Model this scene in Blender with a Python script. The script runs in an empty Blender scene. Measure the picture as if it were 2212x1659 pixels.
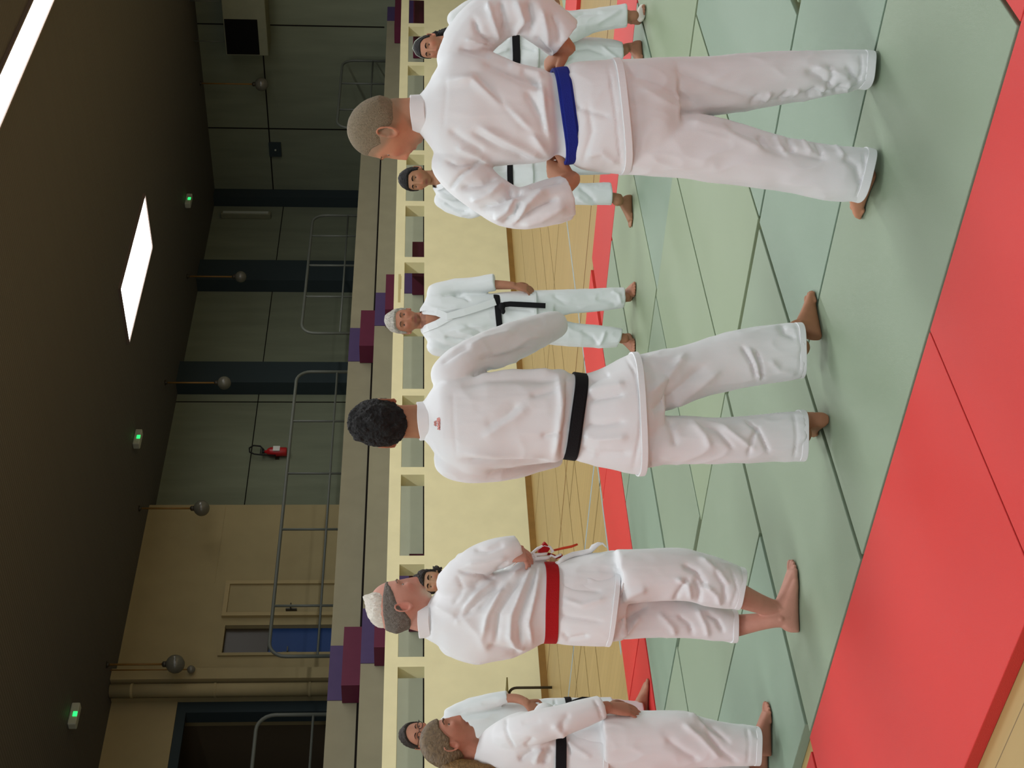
import bpy, bmesh, math
import numpy as np
from mathutils import Vector, Matrix

scene = bpy.context.scene
# ------------------------------------------------------------------ camera, light, exposure
# Room axes: X runs along the tribune (away to the right), Y runs towards the tribune, Z up. Metres.
F_PX, PITCH, ROLL, TH = 3139.19, 0.06355361, 0.0034329, 0.71000727
CAM_Z = 1.54
EXPOSURE = 0.12
_c, _s = math.cos(TH), math.sin(TH)
def to_room(v):                      # viewer axes (right, ahead, up) -> room axes
    return Vector((v[0]*_s + v[1]*_c, -v[0]*_c + v[1]*_s, v[2]))
_fw = Vector((0, math.cos(PITCH), -math.sin(PITCH)))
_up = Vector((0, math.sin(PITCH), math.cos(PITCH)))
_rt = Vector((1, 0, 0))
_r = _rt*math.cos(ROLL) + _up*math.sin(ROLL)
_u = -_rt*math.sin(ROLL) + _up*math.cos(ROLL)
FW, UPV, RTV = to_room(_fw), to_room(_u), to_room(_r)
AHEAD, ASIDE = to_room((0, 1, 0)), to_room((1, 0, 0))     # horizontal viewing direction / viewer's right
UP = Vector((0, 0, 1))
cam_data = bpy.data.cameras.new('camera')
cam_data.sensor_fit = 'HORIZONTAL'; cam_data.sensor_width = 36.0
cam_data.lens = F_PX/2212*36.0
cam_data.clip_start = 0.1; cam_data.clip_end = 200
cam = bpy.data.objects.new('camera', cam_data)
scene.collection.objects.link(cam)
# the phone was held sideways: the picture's +x runs down, its +y runs to the viewer's right
m = Matrix((-UPV, RTV, -FW)).transposed().to_4x4()
m.translation = Vector((0, 0, CAM_Z))
cam.matrix_world = m
scene.camera = cam
scene.view_settings.view_transform = 'Standard'
scene.view_settings.look = 'None'
scene.view_settings.exposure = EXPOSURE
scene.view_settings.gamma = 1.0
scene.view_settings.use_curve_mapping = False

world = bpy.data.worlds.new('world'); scene.world = world
world.use_nodes = True
world.node_tree.nodes['Background'].inputs[0].default_value = (0.75, 0.85, 1.0, 1)
world.node_tree.nodes['Background'].inputs[1].default_value = 0.3

def area_light(name, loc, sx, sy, power, color, direction):
    d = bpy.data.lights.new(name, 'AREA'); d.shape = 'RECTANGLE'
    d.size, d.size_y, d.energy, d.color = sx, sy, power, color
    o = bpy.data.objects.new(name, d); scene.collection.objects.link(o)
    o.location = loc
    o.rotation_euler = Vector(direction).to_track_quat('-Z', 'Y').to_euler()
    return o
# ceiling lamps over the arena (the rows outside the frame) and the window band behind the photographer
WARM, DAY = (0.98, 0.99, 1.0), (0.90, 0.96, 1.0)
for lx in (-6.0, 0.5, 7.0, 13.5, 20.0, 26.5):
    area_light('ceiling_lamp_light', (lx, -3.2, 6.66), 3.1, 1.28, 60, WARM, (0, 0, -1))
    area_light('ceiling_lamp_light', (lx, 2.8, 6.66), 3.1, 1.28, 170, WARM, (0, 0, -1))
for lx in (-4.5, 4.5, 14.5, 24.5):
    area_light('ceiling_lamp_light', (lx, 9.35, 6.66), 9.0, 0.5, 280, WARM, (0, 0, -1))
area_light('window_light', (4.0, -8.6, 3.4), 20, 3.0, 300, DAY, (0.1, 1, -0.12))
area_light('window_light', (-11.4, 3.0, 3.6), 16, 3.0, 120, DAY, (1, 0.1, -0.15))

# ------------------------------------------------------------------ helpers
def lin(rgb):
    out = []
    for c in rgb:
        c = c/255.0
        out.append(c/12.92 if c <= 0.04045 else ((c+0.055)/1.055)**2.4)
    return (*out, 1.0)

def material(name, rgb, rough=0.7, spec=0.3, var=0.0, scale=8.0, bump=0.0, bump_scale=40.0, stretch=(1, 1, 1), metallic=0.0, emit=None, strength=0.0, attr=None, sheen=0.0):
    mt = bpy.data.materials.new(name); mt.use_nodes = True
    nt = mt.node_tree; b = nt.nodes['Principled BSDF']
    col = lin(rgb)
    b.inputs['Base Color'].default_value = col
    b.inputs['Roughness'].default_value = rough
    b.inputs['Specular IOR Level'].default_value = spec
    b.inputs['Metallic'].default_value = metallic
    if sheen: b.inputs['Sheen Weight'].default_value = sheen
    if emit:
        b.inputs['Emission Color'].default_value = lin(emit); b.inputs['Emission Strength'].default_value = strength
    tc = nt.nodes.new('ShaderNodeTexCoord'); mp = nt.nodes.new('ShaderNodeMapping')
    mp.inputs['Scale'].default_value = stretch
    nt.links.new(tc.outputs['Object'], mp.inputs['Vector'])
    src = None
    if attr:
        at = nt.nodes.new('ShaderNodeAttribute'); at.attribute_name = attr
        src = at.outputs['Color']
        nt.links.new(src, b.inputs['Base Color'])
    if var:
        nz = nt.nodes.new('ShaderNodeTexNoise'); nz.inputs['Scale'].default_value = scale; nz.inputs['Detail'].default_value = 4
        nt.links.new(mp.outputs['Vector'], nz.inputs['Vector'])
        mr = nt.nodes.new('ShaderNodeMapRange')
        mr.inputs['From Min'].default_value = 0.3; mr.inputs['From Max'].default_value = 0.7
        mr.inputs['To Min'].default_value = 1-var; mr.inputs['To Max'].default_value = 1+var
        nt.links.new(nz.outputs['Fac'], mr.inputs['Value'])
        mx = nt.nodes.new('ShaderNodeMix'); mx.data_type = 'RGBA'; mx.blend_type = 'MULTIPLY'
        mx.inputs[0].default_value = 1.0
        if src: nt.links.new(src, mx.inputs[6])
        else: mx.inputs[6].default_value = col
        cr = nt.nodes.new('ShaderNodeCombineColor')
        for k in range(3): nt.links.new(mr.outputs['Result'], cr.inputs[k])
        nt.links.new(cr.outputs[0], mx.inputs[7])
        nt.links.new(mx.outputs[2], b.inputs['Base Color'])
    if bump:
        n2 = nt.nodes.new('ShaderNodeTexNoise'); n2.inputs['Scale'].default_value = bump_scale; n2.inputs['Detail'].default_value = 3
        nt.links.new(mp.outputs['Vector'], n2.inputs['Vector'])
        bp = nt.nodes.new('ShaderNodeBump'); bp.inputs['Strength'].default_value = bump; bp.inputs['Distance'].default_value = 0.01
        nt.links.new(n2.outputs['Fac'], bp.inputs['Height']); nt.links.new(bp.outputs['Normal'], b.inputs['Normal'])
    return mt

class MB:                                   # collects shapes into one mesh
    def __init__(self): self.v, self.f, self.m = [], [], []
    def add(self, vs, fs, mi=0):
        n = len(self.v); self.v += [tuple(v) for v in vs]; self.f += [tuple(i+n for i in f) for f in fs]; self.m += [mi]*len(fs); return self
    def box(self, x0, x1, y0, y1, z0, z1, mi=0):
        vs = [(x, y, z) for z in (z0, z1) for y in (y0, y1) for x in (x0, x1)]
        return self.add(vs, [(0, 2, 3, 1), (4, 5, 7, 6), (0, 1, 5, 4), (2, 6, 7, 3), (1, 3, 7, 5), (0, 4, 6, 2)], mi)
    def prism(self, base, off, mi=0):       # base polygon (3-D points) swept by off
        n = len(base); off = Vector(off); b = [Vector(p) for p in base]; t = [p+off for p in b]
        fs = [tuple(reversed(range(n))), tuple(range(n, 2*n))] + [(i, (i+1) % n, n+(i+1) % n, n+i) for i in range(n)]
        return self.add(b+t, fs, mi)
    def tube(self, pts, rad, seg=12, mi=0, closed=False):
        pts = [Vector(p) for p in pts]; n = len(pts)
        rads = rad if isinstance(rad, (list, tuple)) else [rad]*n
        ref = None; vs = []
        for i in range(n):
            a = pts[(i-1) % n] if (closed or i > 0) else pts[i]; c = pts[(i+1) % n] if (closed or i < n-1) else pts[i]
            t = (c-a).normalized()
            if ref is None: ref = t.orthogonal().normalized()
            ref = (ref - t*ref.dot(t)); ref = ref.normalized() if ref.length > 1e-6 else t.orthogonal().normalized()
            bn = t.cross(ref)
            for k in range(seg):
                an = 2*math.pi*k/seg
                vs.append(pts[i] + (ref*math.cos(an) + bn*math.sin(an))*rads[i])
        fs = []
        for i in range(n if closed else n-1):
            j = (i+1) % n
            for k in range(seg):
                l = (k+1) % seg
                fs.append((i*seg+k, i*seg+l, j*seg+l, j*seg+k))
        if not closed:
            fs.append(tuple(reversed(range(seg)))); fs.append(tuple((n-1)*seg+k for k in range(seg)))
        return self.add(vs, fs, mi)
    def lathe(self, c, prof, seg=24, axis=(0, 0, 1), mi=0):  # prof: (radius, height) pairs along the axis from c
        ax = Vector(axis).normalized(); u = ax.orthogonal().normalized(); w = ax.cross(u); c = Vector(c); vs = []
        for r, h in prof:
            for k in range(seg):
                an = 2*math.pi*k/seg; vs.append(c + ax*h + (u*math.cos(an)+w*math.sin(an))*max(r, 1e-4))
        fs = [(i*seg+k, i*seg+(k+1) % seg, (i+1)*seg+(k+1) % seg, (i+1)*seg+k) for i in range(len(prof)-1) for k in range(seg)]
        fs.append(tuple(reversed(range(seg)))); fs.append(tuple((len(prof)-1)*seg+k for k in range(seg)))
        return self.add(vs, fs, mi)
    def build(self, name, mats, parent=None, smooth=False, bevel=0.0, origin=None):
        me = bpy.data.meshes.new(name)
        o = Vector(origin) if origin is not None else Vector((0, 0, 0))
        me.from_pydata([tuple(Vector(v)-o) for v in self.v], [], self.f)
        for mt in (mats if isinstance(mats, (list, tuple)) else [mats]): me.materials.append(mt)
        me.polygons.foreach_set('material_index', self.m)
        bm = bmesh.new(); bm.from_mesh(me); bmesh.ops.recalc_face_normals(bm, faces=bm.faces); bm.to_mesh(me); bm.free()
        if smooth: me.polygons.foreach_set('use_smooth', [True]*len(me.polygons))
        me.update()
        ob = bpy.data.objects.new(name, me); scene.collection.objects.link(ob)
        ob.location = o
        if parent is not None:
            ob.parent = parent; ob.location = o - parent.location
        if bevel:
            bv = ob.modifiers.new('bevel', 'BEVEL'); bv.width = bevel; bv.segments = 2; bv.limit_method = 'ANGLE'
        return ob

def tag(o, label=None, cat=None, group=None, kind=None):
    if label: o['label'] = label
    if cat: o['category'] = cat
    if group: o['group'] = group
    if kind: o['kind'] = kind
    return o
def thing(name, label, cat, loc, group=None):
    o = bpy.data.objects.new(name, None); o.empty_display_size = 0.1
    scene.collection.objects.link(o); o.location = loc
    return tag(o, label, cat, group)
def struct(mb, name, mats, **kw):
    return tag(mb.build(name, mats, **kw), kind='structure')
# ------------------------------------------------------------------ room: materials
M = {}
M['cream'] = material('cream_paint', (217, 212, 171), 0.6, 0.3, 0.04, 3)
M['cream_wall'] = material('cream_wall_paint', (156, 142, 104), 0.8, 0.2, 0.05, 2)
M['grey_wall'] = material('grey_green_wall', (118, 124, 104), 0.85, 0.15, 0.10, 1.2, stretch=(3, 3, 0.5))
M['teal'] = material('blue_grey_paint', (50, 60, 62), 0.8, 0.15)
M['concrete'] = material('tier_concrete', (143, 137, 113), 0.85, 0.15, 0.05, 3)
M['riser'] = material('grey_green_lit_riser', (172, 176, 152), 0.8, 0.2, 0.04, 3)  # lighter than the tier concrete: light reaching this riser put into its colour
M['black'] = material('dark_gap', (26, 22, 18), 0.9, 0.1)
M['purple'] = material('purple_paint', (74, 58, 96), 0.55, 0.3, 0.05, 6)
M['burgundy'] = material('burgundy_paint', (92, 30, 54), 0.5, 0.3, 0.05, 6)
M['brown'] = material('brown_skirting', (132, 98, 46), 0.5, 0.3, 0.1, 6)
M['steel'] = material('painted_tube', (92, 96, 88), 0.5, 0.4)
M['white'] = material('white_enamel', (225, 225, 218), 0.4, 0.4)
M['lamp'] = material('lamp_diffuser', (250, 250, 250), 0.5, 0.2, emit=(255, 253, 248), strength=6.0)
M['frame'] = material('lamp_frame', (110, 98, 92), 0.5, 0.3)
M['door_blue'] = material('blue_door', (34, 66, 120), 0.5, 0.3)
M['dark_glass'] = material('dark_transom', (60, 52, 40), 0.3, 0.5)
M['red_steel'] = material('red_enamel', (176, 30, 34), 0.35, 0.5)
M['rubber'] = material('black_rubber', (24, 24, 24), 0.6, 0.3)
M['opal'] = material('globe_glass', (104, 102, 90), 0.2, 0.6)
M['dark_steel'] = material('dark_steel', (52, 46, 34), 0.4, 0.5)
M['green_led'] = material('green_led', (60, 220, 110), 0.4, 0.3, emit=(40, 255, 110), strength=1.6)
M['plastic'] = material('grey_plastic', (172, 178, 166), 0.5, 0.3)
M['grille'] = material('black_grille', (16, 16, 15), 0.8, 0.1)
M['duct'] = material('duct_paint', (122, 124, 102), 0.7, 0.2, 0.06, 5)

def strip_material(name, rgb_a, rgb_b, period, axis, rough, spec=0.3, line=0.1, bump=0.3, var=0.1, nscale=(1, 8, 1)):
    """boards side by side along one axis with thin dark joints and a slight tone change per board"""
    mt = bpy.data.materials.new(name); mt.use_nodes = True; nt = mt.node_tree; b = nt.nodes['Principled BSDF']
    b.inputs['Roughness'].default_value = rough; b.inputs['Specular IOR Level'].default_value = spec
    tc = nt.nodes.new('ShaderNodeTexCoord'); sp = nt.nodes.new('ShaderNodeSeparateXYZ')
    nt.links.new(tc.outputs['Object'], sp.inputs[0])
    dv = nt.nodes.new('ShaderNodeMath'); dv.operation = 'DIVIDE'; dv.inputs[1].default_value = period
    nt.links.new(sp.outputs[axis], dv.inputs[0])
    fl = nt.nodes.new('ShaderNodeMath'); fl.operation = 'FLOOR'; nt.links.new(dv.outputs[0], fl.inputs[0])
    fr = nt.nodes.new('ShaderNodeMath'); fr.operation = 'FRACT'; nt.links.new(dv.outputs[0], fr.inputs[0])
    wn = nt.nodes.new('ShaderNodeTexWhiteNoise'); wn.noise_dimensions = '1D'; nt.links.new(fl.outputs[0], wn.inputs['W'])
    gt = nt.nodes.new('ShaderNodeMath'); gt.operation = 'GREATER_THAN'; gt.inputs[1].default_value = line
    nt.links.new(fr.outputs[0], gt.inputs[0])
    mp = nt.nodes.new('ShaderNodeMapping'); mp.inputs['Scale'].default_value = nscale; nt.links.new(tc.outputs['Object'], mp.inputs[0])
    nz = nt.nodes.new('ShaderNodeTexNoise'); nz.inputs['Scale'].default_value = 3; nz.inputs['Detail'].default_value = 6
    nt.links.new(mp.outputs[0], nz.inputs['Vector'])
    ad = nt.nodes.new('ShaderNodeMath'); ad.operation = 'ADD'; nt.links.new(wn.outputs['Value'], ad.inputs[0]); nt.links.new(nz.outputs['Fac'], ad.inputs[1])
    hf = nt.nodes.new('ShaderNodeMath'); hf.operation = 'MULTIPLY'; hf.inputs[1].default_value = 0.5; nt.links.new(ad.outputs[0], hf.inputs[0])
    mx = nt.nodes.new('ShaderNodeMix'); mx.data_type = 'RGBA'
    mx.inputs[6].default_value = lin(rgb_a); mx.inputs[7].default_value = lin(rgb_b); nt.links.new(hf.outputs[0], mx.inputs[0])
    m2 = nt.nodes.new('ShaderNodeMix'); m2.data_type = 'RGBA'; m2.inputs[6].default_value = lin([c*0.7 for c in rgb_a])
    nt.links.new(gt.outputs[0], m2.inputs[0]); nt.links.new(mx.outputs[2], m2.inputs[7])
    nt.links.new(m2.outputs[2], b.inputs['Base Color'])
    return mt
M['ceiling'] = strip_material('ceiling_boards', (92, 90, 87), (96, 94, 91), 0.07, 0, 0.75, 0.2, line=0.14)
M['parquet'] = strip_material('sports_parquet', (162, 136, 84), (177, 150, 96), 0.13, 0, 0.38, 0.4, line=0.03, nscale=(6, 1, 1))

# ------------------------------------------------------------------ room: shell
H_CEIL = 6.78
X0, X1, Y0, YB = -12.0, 31.7, -9.0, 21.0
fl = MB(); fl.box(X0, X1, Y0, 14.2, -0.3, 0)
M['line_brown'] = material('brown_floor_line', (120, 84, 36), 0.5)
M['line_blue'] = material('pale_blue_floor_line', (150, 168, 172), 0.5)
M['line_dark'] = material('dark_floor_line', (128, 106, 60), 0.5)
def fline(p, q, w, mi):               # painted court line, 1 mm thick, part of the floor
    p, q = Vector((*p, 0)), Vector((*q, 0)); d = (q-p).normalized()*0.5; s = Vector((-d.y, d.x, 0))*w
    fl.prism([p-s+Vector((0, 0, 0.0002)), p+s+Vector((0, 0, 0.0002)), q+s+Vector((0, 0, 0.0002)), q-s+Vector((0, 0, 0.0002))], (0, 0, 0.001), mi)
fline((10.94, 3.0), (10.92, 14.0), 0.035, 1)
fline((30.0, 8.3), (7.0, 8.72), 0.045, 2)
fline((13.35, 4.0), (13.37, 14.0), 0.03, 3)
fline((30.0, 9.9), (3.0, 9.97), 0.03, 3)
fline((30.0, 10.55), (3.0, 10.66), 0.03, 3)
fline((30.0, 11.35), (3.0, 11.45), 0.018, 3)
fline((10.43, 6.0), (10.43, 10.64), 0.03, 3)
fline((9.2, 8.0), (9.2, 14.0), 0.045, 2)
fline((8.8, 6.0), (8.79, 14.0), 0.03, 3)
fline((30.0, 12.6), (3.0, 12.75), 0.02, 3)
floor = struct(fl, 'floor', [M['parquet'], M['line_brown'], M['line_blue'], M['line_dark']])
struct(MB().box(X0, X1+0.3, Y0, YB+3.2, H_CEIL, H_CEIL+0.3), 'ceiling', M['ceiling'])
# back wall above the tribune: grey-green bays to the right, a cream stretch standing half a metre forward to the left
struct(MB().box(20.2, X1+0.3, YB, YB+0.3, 0, H_CEIL), 'wall_back', M['grey_wall'])
w = MB()
for x0, x1, z0, z1 in ((15.58, 16.46, 0, H_CEIL), (17.2, 17.34, 0, H_CEIL), (18.18, 20.2, 0, H_CEIL), (16.46, 17.2, 5.07, H_CEIL), (17.34, 18.18, 5.09, H_CEIL)):
    w.box(x0, x1, 20.5, YB+0.3, z0, z1)
w.box(X0, 15.58, 20.6, YB+0.3, 5.66, H_CEIL)
w.box(X0, 12.4, 20.6, YB+0.3, 0, 5.66)
struct(w, 'wall_back_left', M['cream_wall'])
# stairwell behind the wide dark opening
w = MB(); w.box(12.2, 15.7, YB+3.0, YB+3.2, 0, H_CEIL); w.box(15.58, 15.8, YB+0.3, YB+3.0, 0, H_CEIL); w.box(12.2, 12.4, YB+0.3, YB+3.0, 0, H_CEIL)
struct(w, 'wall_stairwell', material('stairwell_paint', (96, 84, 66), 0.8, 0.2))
struct(MB().box(12.4, 15.55, 20.6, YB+3.0, 2.6, 2.74), 'floor_stairwell', M['concrete'])
struct(MB().box(15.36, 15.58, 20.62, 20.9, 2.74, 5.66).box(12.4, 15.36, 20.62, 20.7, 5.5, 5.66), 'trim_1', M['teal'])
struct(MB().box(X1, X1+0.3, Y0, YB+0.3, 0, H_CEIL), 'wall_end', M['grey_wall'])
struct(MB().box(X0-0.3, X1+0.3, Y0-0.3, Y0, 0, 1.8).box(X0-0.3, X1+0.3, Y0-0.3, Y0, 5.2, H_CEIL), 'wall_front', M['cream_wall'])
struct(MB().box(X0-0.3, X0, Y0, YB+0.3, 0, 1.8).box(X0-0.3, X0, Y0, YB+0.3, 5.4, H_CEIL), 'wall_left', M['cream_wall'])
# thin joints of the wall panels
j = MB()
for x in (23.8,): j.box(x-0.012, x+0.012, YB-0.008, YB, 2.7, H_CEIL)
j.box(20.2, X1, YB-0.008, YB, 5.02, 5.04)
j.box(X1-0.008, X1, 16.1, 16.13, 2.4, H_CEIL)
j.box(X1-0.008, X1, 14.2, YB, 5.28, 5.31)
j.box(X1-0.008, X1, 18.9, 18.93, 2.4, H_CEIL)
struct(j, 'trim_2', M['black'])
j = MB().box(18.18, 20.2, 20.492, 20.5, 5.3, 5.312)
struct(j, 'trim_3', M['cream_wall'])
# pilasters and corner pipe
struct(MB().box(24.05, 24.75, YB-0.35, YB, 0, H_CEIL), 'pillar_1', M['teal'])
struct(MB().box(27.75, 28.55, YB-0.35, YB, 0, H_CEIL), 'pillar_2', M['teal'])
struct(MB().box(31.35, X1, YB-0.3, YB, 0, H_CEIL), 'pillar_3', M['teal'])
struct(MB().box(15.75, 15.98, 20.2, 20.5, 2.74, H_CEIL), 'pillar_4', M['cream_wall'])
p = thing('drain_pipe', 'thick cream drain pipe standing against the wall beside the wide dark opening', 'pipe', (15.6, 20.32, 2.76))
MB().tube([(15.6, 20.32, 2.76), (15.6, 20.32, 6.77)], 0.115, 20).build('pipe', M['cream_wall'], p, smooth=True)
for z in (3.4, 5.0, 6.4): MB().lathe((15.6, 20.32, z), [(0.125, -0.02), (0.125, 0.02)], 20).build('clamp', M['cream_wall'], p)


# ------------------------------------------------------------------ room: tribune
PB = 14.0
w = MB(); w.box(X0, X1, PB, PB+0.22, 0, 1.47)
w.box(X0, X1, PB, PB+0.22, 1.79, 1.95)
xp = 11.14 - 1.645*14
k = 0
while xp < X1:
    if xp > X0: w.box(xp-0.075, xp+0.075, PB, PB+0.22, 1.47, 1.79)
    xp += 1.652 if xp > 11 else 1.645
w.box(18.25, 19.0, PB-0.0008, PB, 1.845, 1.885, 1); w.box(18.6, 18.95, PB-0.0008, PB, 1.835, 1.846, 1)
struct(w, 'wall_parapet', [M['cream'], material('parapet_scuff', (178, 166, 118), 0.7)])
struct(MB().box(X0, X1, PB-0.02, PB, 0, 0.085), 'baseboard_parapet', M['brown'])
t = MB()
def tier(x0, x1, y0, y1, z0, z1):
    t.box(x0, x1, y0, y1, z0, z1, 0)
tier(X0, X1, 14.22, 14.9, 1.2, 1.40)
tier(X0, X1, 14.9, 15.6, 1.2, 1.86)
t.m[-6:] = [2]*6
tier(X0, X1, 15.6, 16.4, 1.2, 2.315)
tier(X0, 27.4, 16.4, YB, 1.2, 2.79)
tier(27.4, X1, 16.4, YB, 1.2, 2.32)
# thin black strips along the foot of each riser
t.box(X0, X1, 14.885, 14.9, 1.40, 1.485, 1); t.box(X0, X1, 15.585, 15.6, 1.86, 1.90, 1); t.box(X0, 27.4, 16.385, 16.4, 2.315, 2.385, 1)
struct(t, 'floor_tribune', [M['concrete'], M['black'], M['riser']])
def aisle(label, spans):
    st = thing('aisle_stairs', label, 'stairs', (spans[0][0], 14.5, 1.4))
    for (x0, x1, y0, y1, z0, z1, kind) in spans:
        MB().box(x0, x1, y0, y1, z0, z1).build('step' if kind == 'burgundy' else 'painted_riser', M[kind], st)
    return st
def aisle_spans(x0, x1):
    out = []
    for yb, zb, zt in ((14.9, 1.40, 1.86), (15.6, 1.86, 2.315), (16.4, 2.315, 2.79)):
        out.append((x0+0.05, x1-0.02, yb-0.012, yb+0.2, zb+0.005, zt+0.002, 'purple'))
        out.append((x0, x1, yb-0.40, yb-0.013, zb+0.001, zb+0.27, 'burgundy'))
    return out
aisle('purple and burgundy painted aisle steps behind the white-haired man in the middle', aisle_spans(19.62, 20.62))
aisle('purple and burgundy painted aisle steps behind the old man in the red belt', aisle_spans(12.34, 13.36))
aisle('purple and burgundy painted aisle steps at the far end behind the dark-haired woman', [
    (29.0, X1-0.01, 14.888, 15.1, 1.405, 1.862, 'purple'), (27.9, X1-0.01, 14.5, 14.887, 1.401, 1.70, 'burgundy'),
    (31.0, X1-0.01, 15.588, 15.8, 1.865, 2.317, 'purple'), (29.9, X1-0.01, 15.2, 15.587, 1.861, 2.13, 'burgundy')])

def railing(label, x0, x1, y, z0, z1, posts, round0=True, round1=True):
    r = thing('guard_rail', label, 'railing', (0.5*(x0+x1), y, z0), 'tubular guard rails on the tribune')
    R = 0.28; pts = []
    if round0:
        pts.append((x0, y, z0))
        pts += [(x0 + R - R*math.cos(a), y, z1-R+R*math.sin(a)) for a in np.linspace(0, math.pi/2, 7)]
    else: pts.append((x0, y, z1))
    if round1:
        pts += [(x1 - R + R*math.sin(a), y, z1-R+R*math.cos(a)) for a in np.linspace(0, math.pi/2, 7)]
        pts.append((x1, y, z0))
    else: pts.append((x1, y, z1))
    MB().tube(pts, 0.03, 12).build('top_rail', M['steel'], r, smooth=True)
    MB().tube([(x0+0.02, y, z0+0.36), (x1-0.02, y, z0+0.36)], 0.02, 10).build('mid_rail', M['steel'], r, smooth=True)
    for px in posts: MB().tube([(px, y, z0), (px, y, z1)], 0.022, 10).build('post', M['steel'], r, smooth=True)
RY = 18.5
railing('tube guard rail in front of the wide dark opening', 6.0, 13.72, RY, 2.79, 4.0, (7.8, 9.3, 10.8, 12.2))
railing('long tube guard rail in front of the two doors and the extinguisher', 14.85, 21.87, RY, 2.79, 3.93, (15.9, 17.63, 19.02, 20.43))
railing('tube guard rail between the two dark pilasters', 23.08, 27.3, RY, 2.79, 3.93, (24.3, 25.4, 26.5))
railing('tube guard rail on the lower landing below the air duct', 28.4, 31.5, 16.9, 2.32, 3.4, (29.2, 30.4))

# ------------------------------------------------------------------ doors, extinguisher, globes, duct, lamps
d = thing('door_frame_cream', 'closed cream door with a raised frame beside the blue door', 'door', (17.76, 20.45, 2.79)); d['kind'] = 'structure'; d.name = 'door_1'
MB().box(17.42, 18.10, 20.47, 20.52, 2.79, 5.01).build('leaf', M['cream_wall'], d)
MB().box(17.34, 17.42, 20.43, 20.56, 2.79, 5.09).box(18.10, 18.18, 20.43, 20.56, 2.79, 5.09).box(17.42, 18.10, 20.43, 20.56, 5.01, 5.09).build('door_casing', material('cream_casing', (166, 148, 104), 0.6), d)
MB().box(17.47, 17.5, 20.42, 20.47, 3.75, 3.95).tube([(17.485, 20.42, 3.86), (17.485, 20.38, 3.86), (17.58, 20.38, 3.86)], 0.012, 8).build('handle', M['dark_steel'], d)
d = thing('door_2', 'blue door under a dark transom', 'door', (16.83, 20.5, 2.79)); d['kind'] = 'structure'
MB().box(16.52, 17.14, 20.56, 20.6, 2.79, 4.2).build('leaf', M['door_blue'], d)
MB().box(16.52, 17.14, 20.56, 20.6, 4.22, 5.0).build('transom', M['dark_glass'], d)
MB().box(16.46, 16.52, 20.46, 20.62, 2.79, 5.07).box(17.14, 17.2, 20.46, 20.62, 2.79, 5.07).box(16.52, 17.14, 20.46, 20.62, 5.0, 5.07).build('door_casing', M['cream_wall'], d)
MB().box(16.54, 16.58, 20.52, 20.56, 3.7, 3.95).tube([(16.56, 20.52, 3.86), (16.56, 20.48, 3.86), (16.66, 20.48, 3.86)], 0.012, 8).build('handle', M['steel'], d)

e = thing('fire_extinguisher', 'red fire extinguisher hanging on the grey back wall above the railing', 'extinguisher', (22.11, 20.88, 4.28))
MB().lathe((22.11, 20.88, 4.28), [(0.085, 0), (0.095, 0.02), (0.095, 0.33), (0.08, 0.38), (0.035, 0.42), (0.03, 0.46)], 24).build('cylinder', M['red_steel'], e, smooth=True)
MB().lathe((22.11, 20.88, 4.74), [(0.035, 0), (0.035, 0.04)], 16).box(22.02, 22.2, 20.865, 20.895, 4.78, 4.80).box(22.05, 22.2, 20.865, 20.895, 4.815, 4.83).build('valve', M['rubber'], e)
MB().tube([(22.16, 20.87, 4.76), (22.26, 20.86, 4.84), (22.28, 20.86, 4.98), (22.2, 20.86, 5.06), (22.08, 20.86, 5.04), (22.02, 20.86, 4.94), (22.0, 20.86, 4.8), (21.99, 20.87, 4.5)], 0.016, 10).build('hose', M['rubber'], e, smooth=True)
MB().box(22.04, 22.18, 20.778, 20.79, 4.42, 4.56).build('sticker', M['white'], e)
MB().box(22.0, 22.22, 20.97, 21.0, 4.44, 4.52).build('bracket', M['dark_steel'], e)

def globe(x, y, z, r, label, stem_top=H_CEIL):
    g = thing('globe_lamp', label, 'lamp', (x, y, z), 'globe pendant lamps along the back wall')
    MB().lathe((x, y, z), [(r*math.sin(a), -r*math.cos(a)) for a in np.linspace(0.02, math.pi-0.02, 17)], 24).build('globe', M['opal'], g, smooth=True)
    MB().tube([(x, y, z+r*0.96), (x, y, stem_top)], 0.018, 8).build('stem', M['brown'], g, smooth=True)
    MB().lathe((x, y, z+r*0.9), [(0.05, 0), (0.05, 0.06), (0.02, 0.08)], 16).build('holder', M['dark_steel'], g, smooth=True)
    MB().lathe((x, y, stem_top-0.05), [(0.03, 0), (0.06, 0.05)], 16).build('canopy', M['dark_steel'], g, smooth=True)
globe(19.42, 19.8, 5.62, 0.15, 'globe lamp hanging where the cream wall meets the grey wall')
globe(15.75, 19.8, 5.64, 0.16, 'globe lamp hanging beside the cream drain pipe and the blue door')
globe(23.04, 19.8, 5.57, 0.14, 'globe lamp hanging at the dark pilaster next to the extinguisher')
globe(26.72, 19.8, 5.58, 0.13, 'globe lamp hanging near the second dark pilaster')
globe(31.2, 17.41, 5.33, 0.16, 'globe lamp hanging by the end wall below the boxed air duct')
g = thing('small_globe_light', 'small round wall light on a rod on the narrow cream pillar', 'lamp', (15.3, 20.3, 5.37))
g.location = (15.87, 20.1, 5.42)
MB().lathe((15.87, 20.1, 5.42), [(0.07*math.sin(a), -0.07*math.cos(a)) for a in np.linspace(0.02, math.pi-0.02, 13)], 16).build('globe', M['opal'], g, smooth=True)
MB().tube([(15.87, 20.1, 5.48), (15.87, 20.1, 6.78)], 0.012, 8).build('stem', M['brown'], g, smooth=True)

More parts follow.
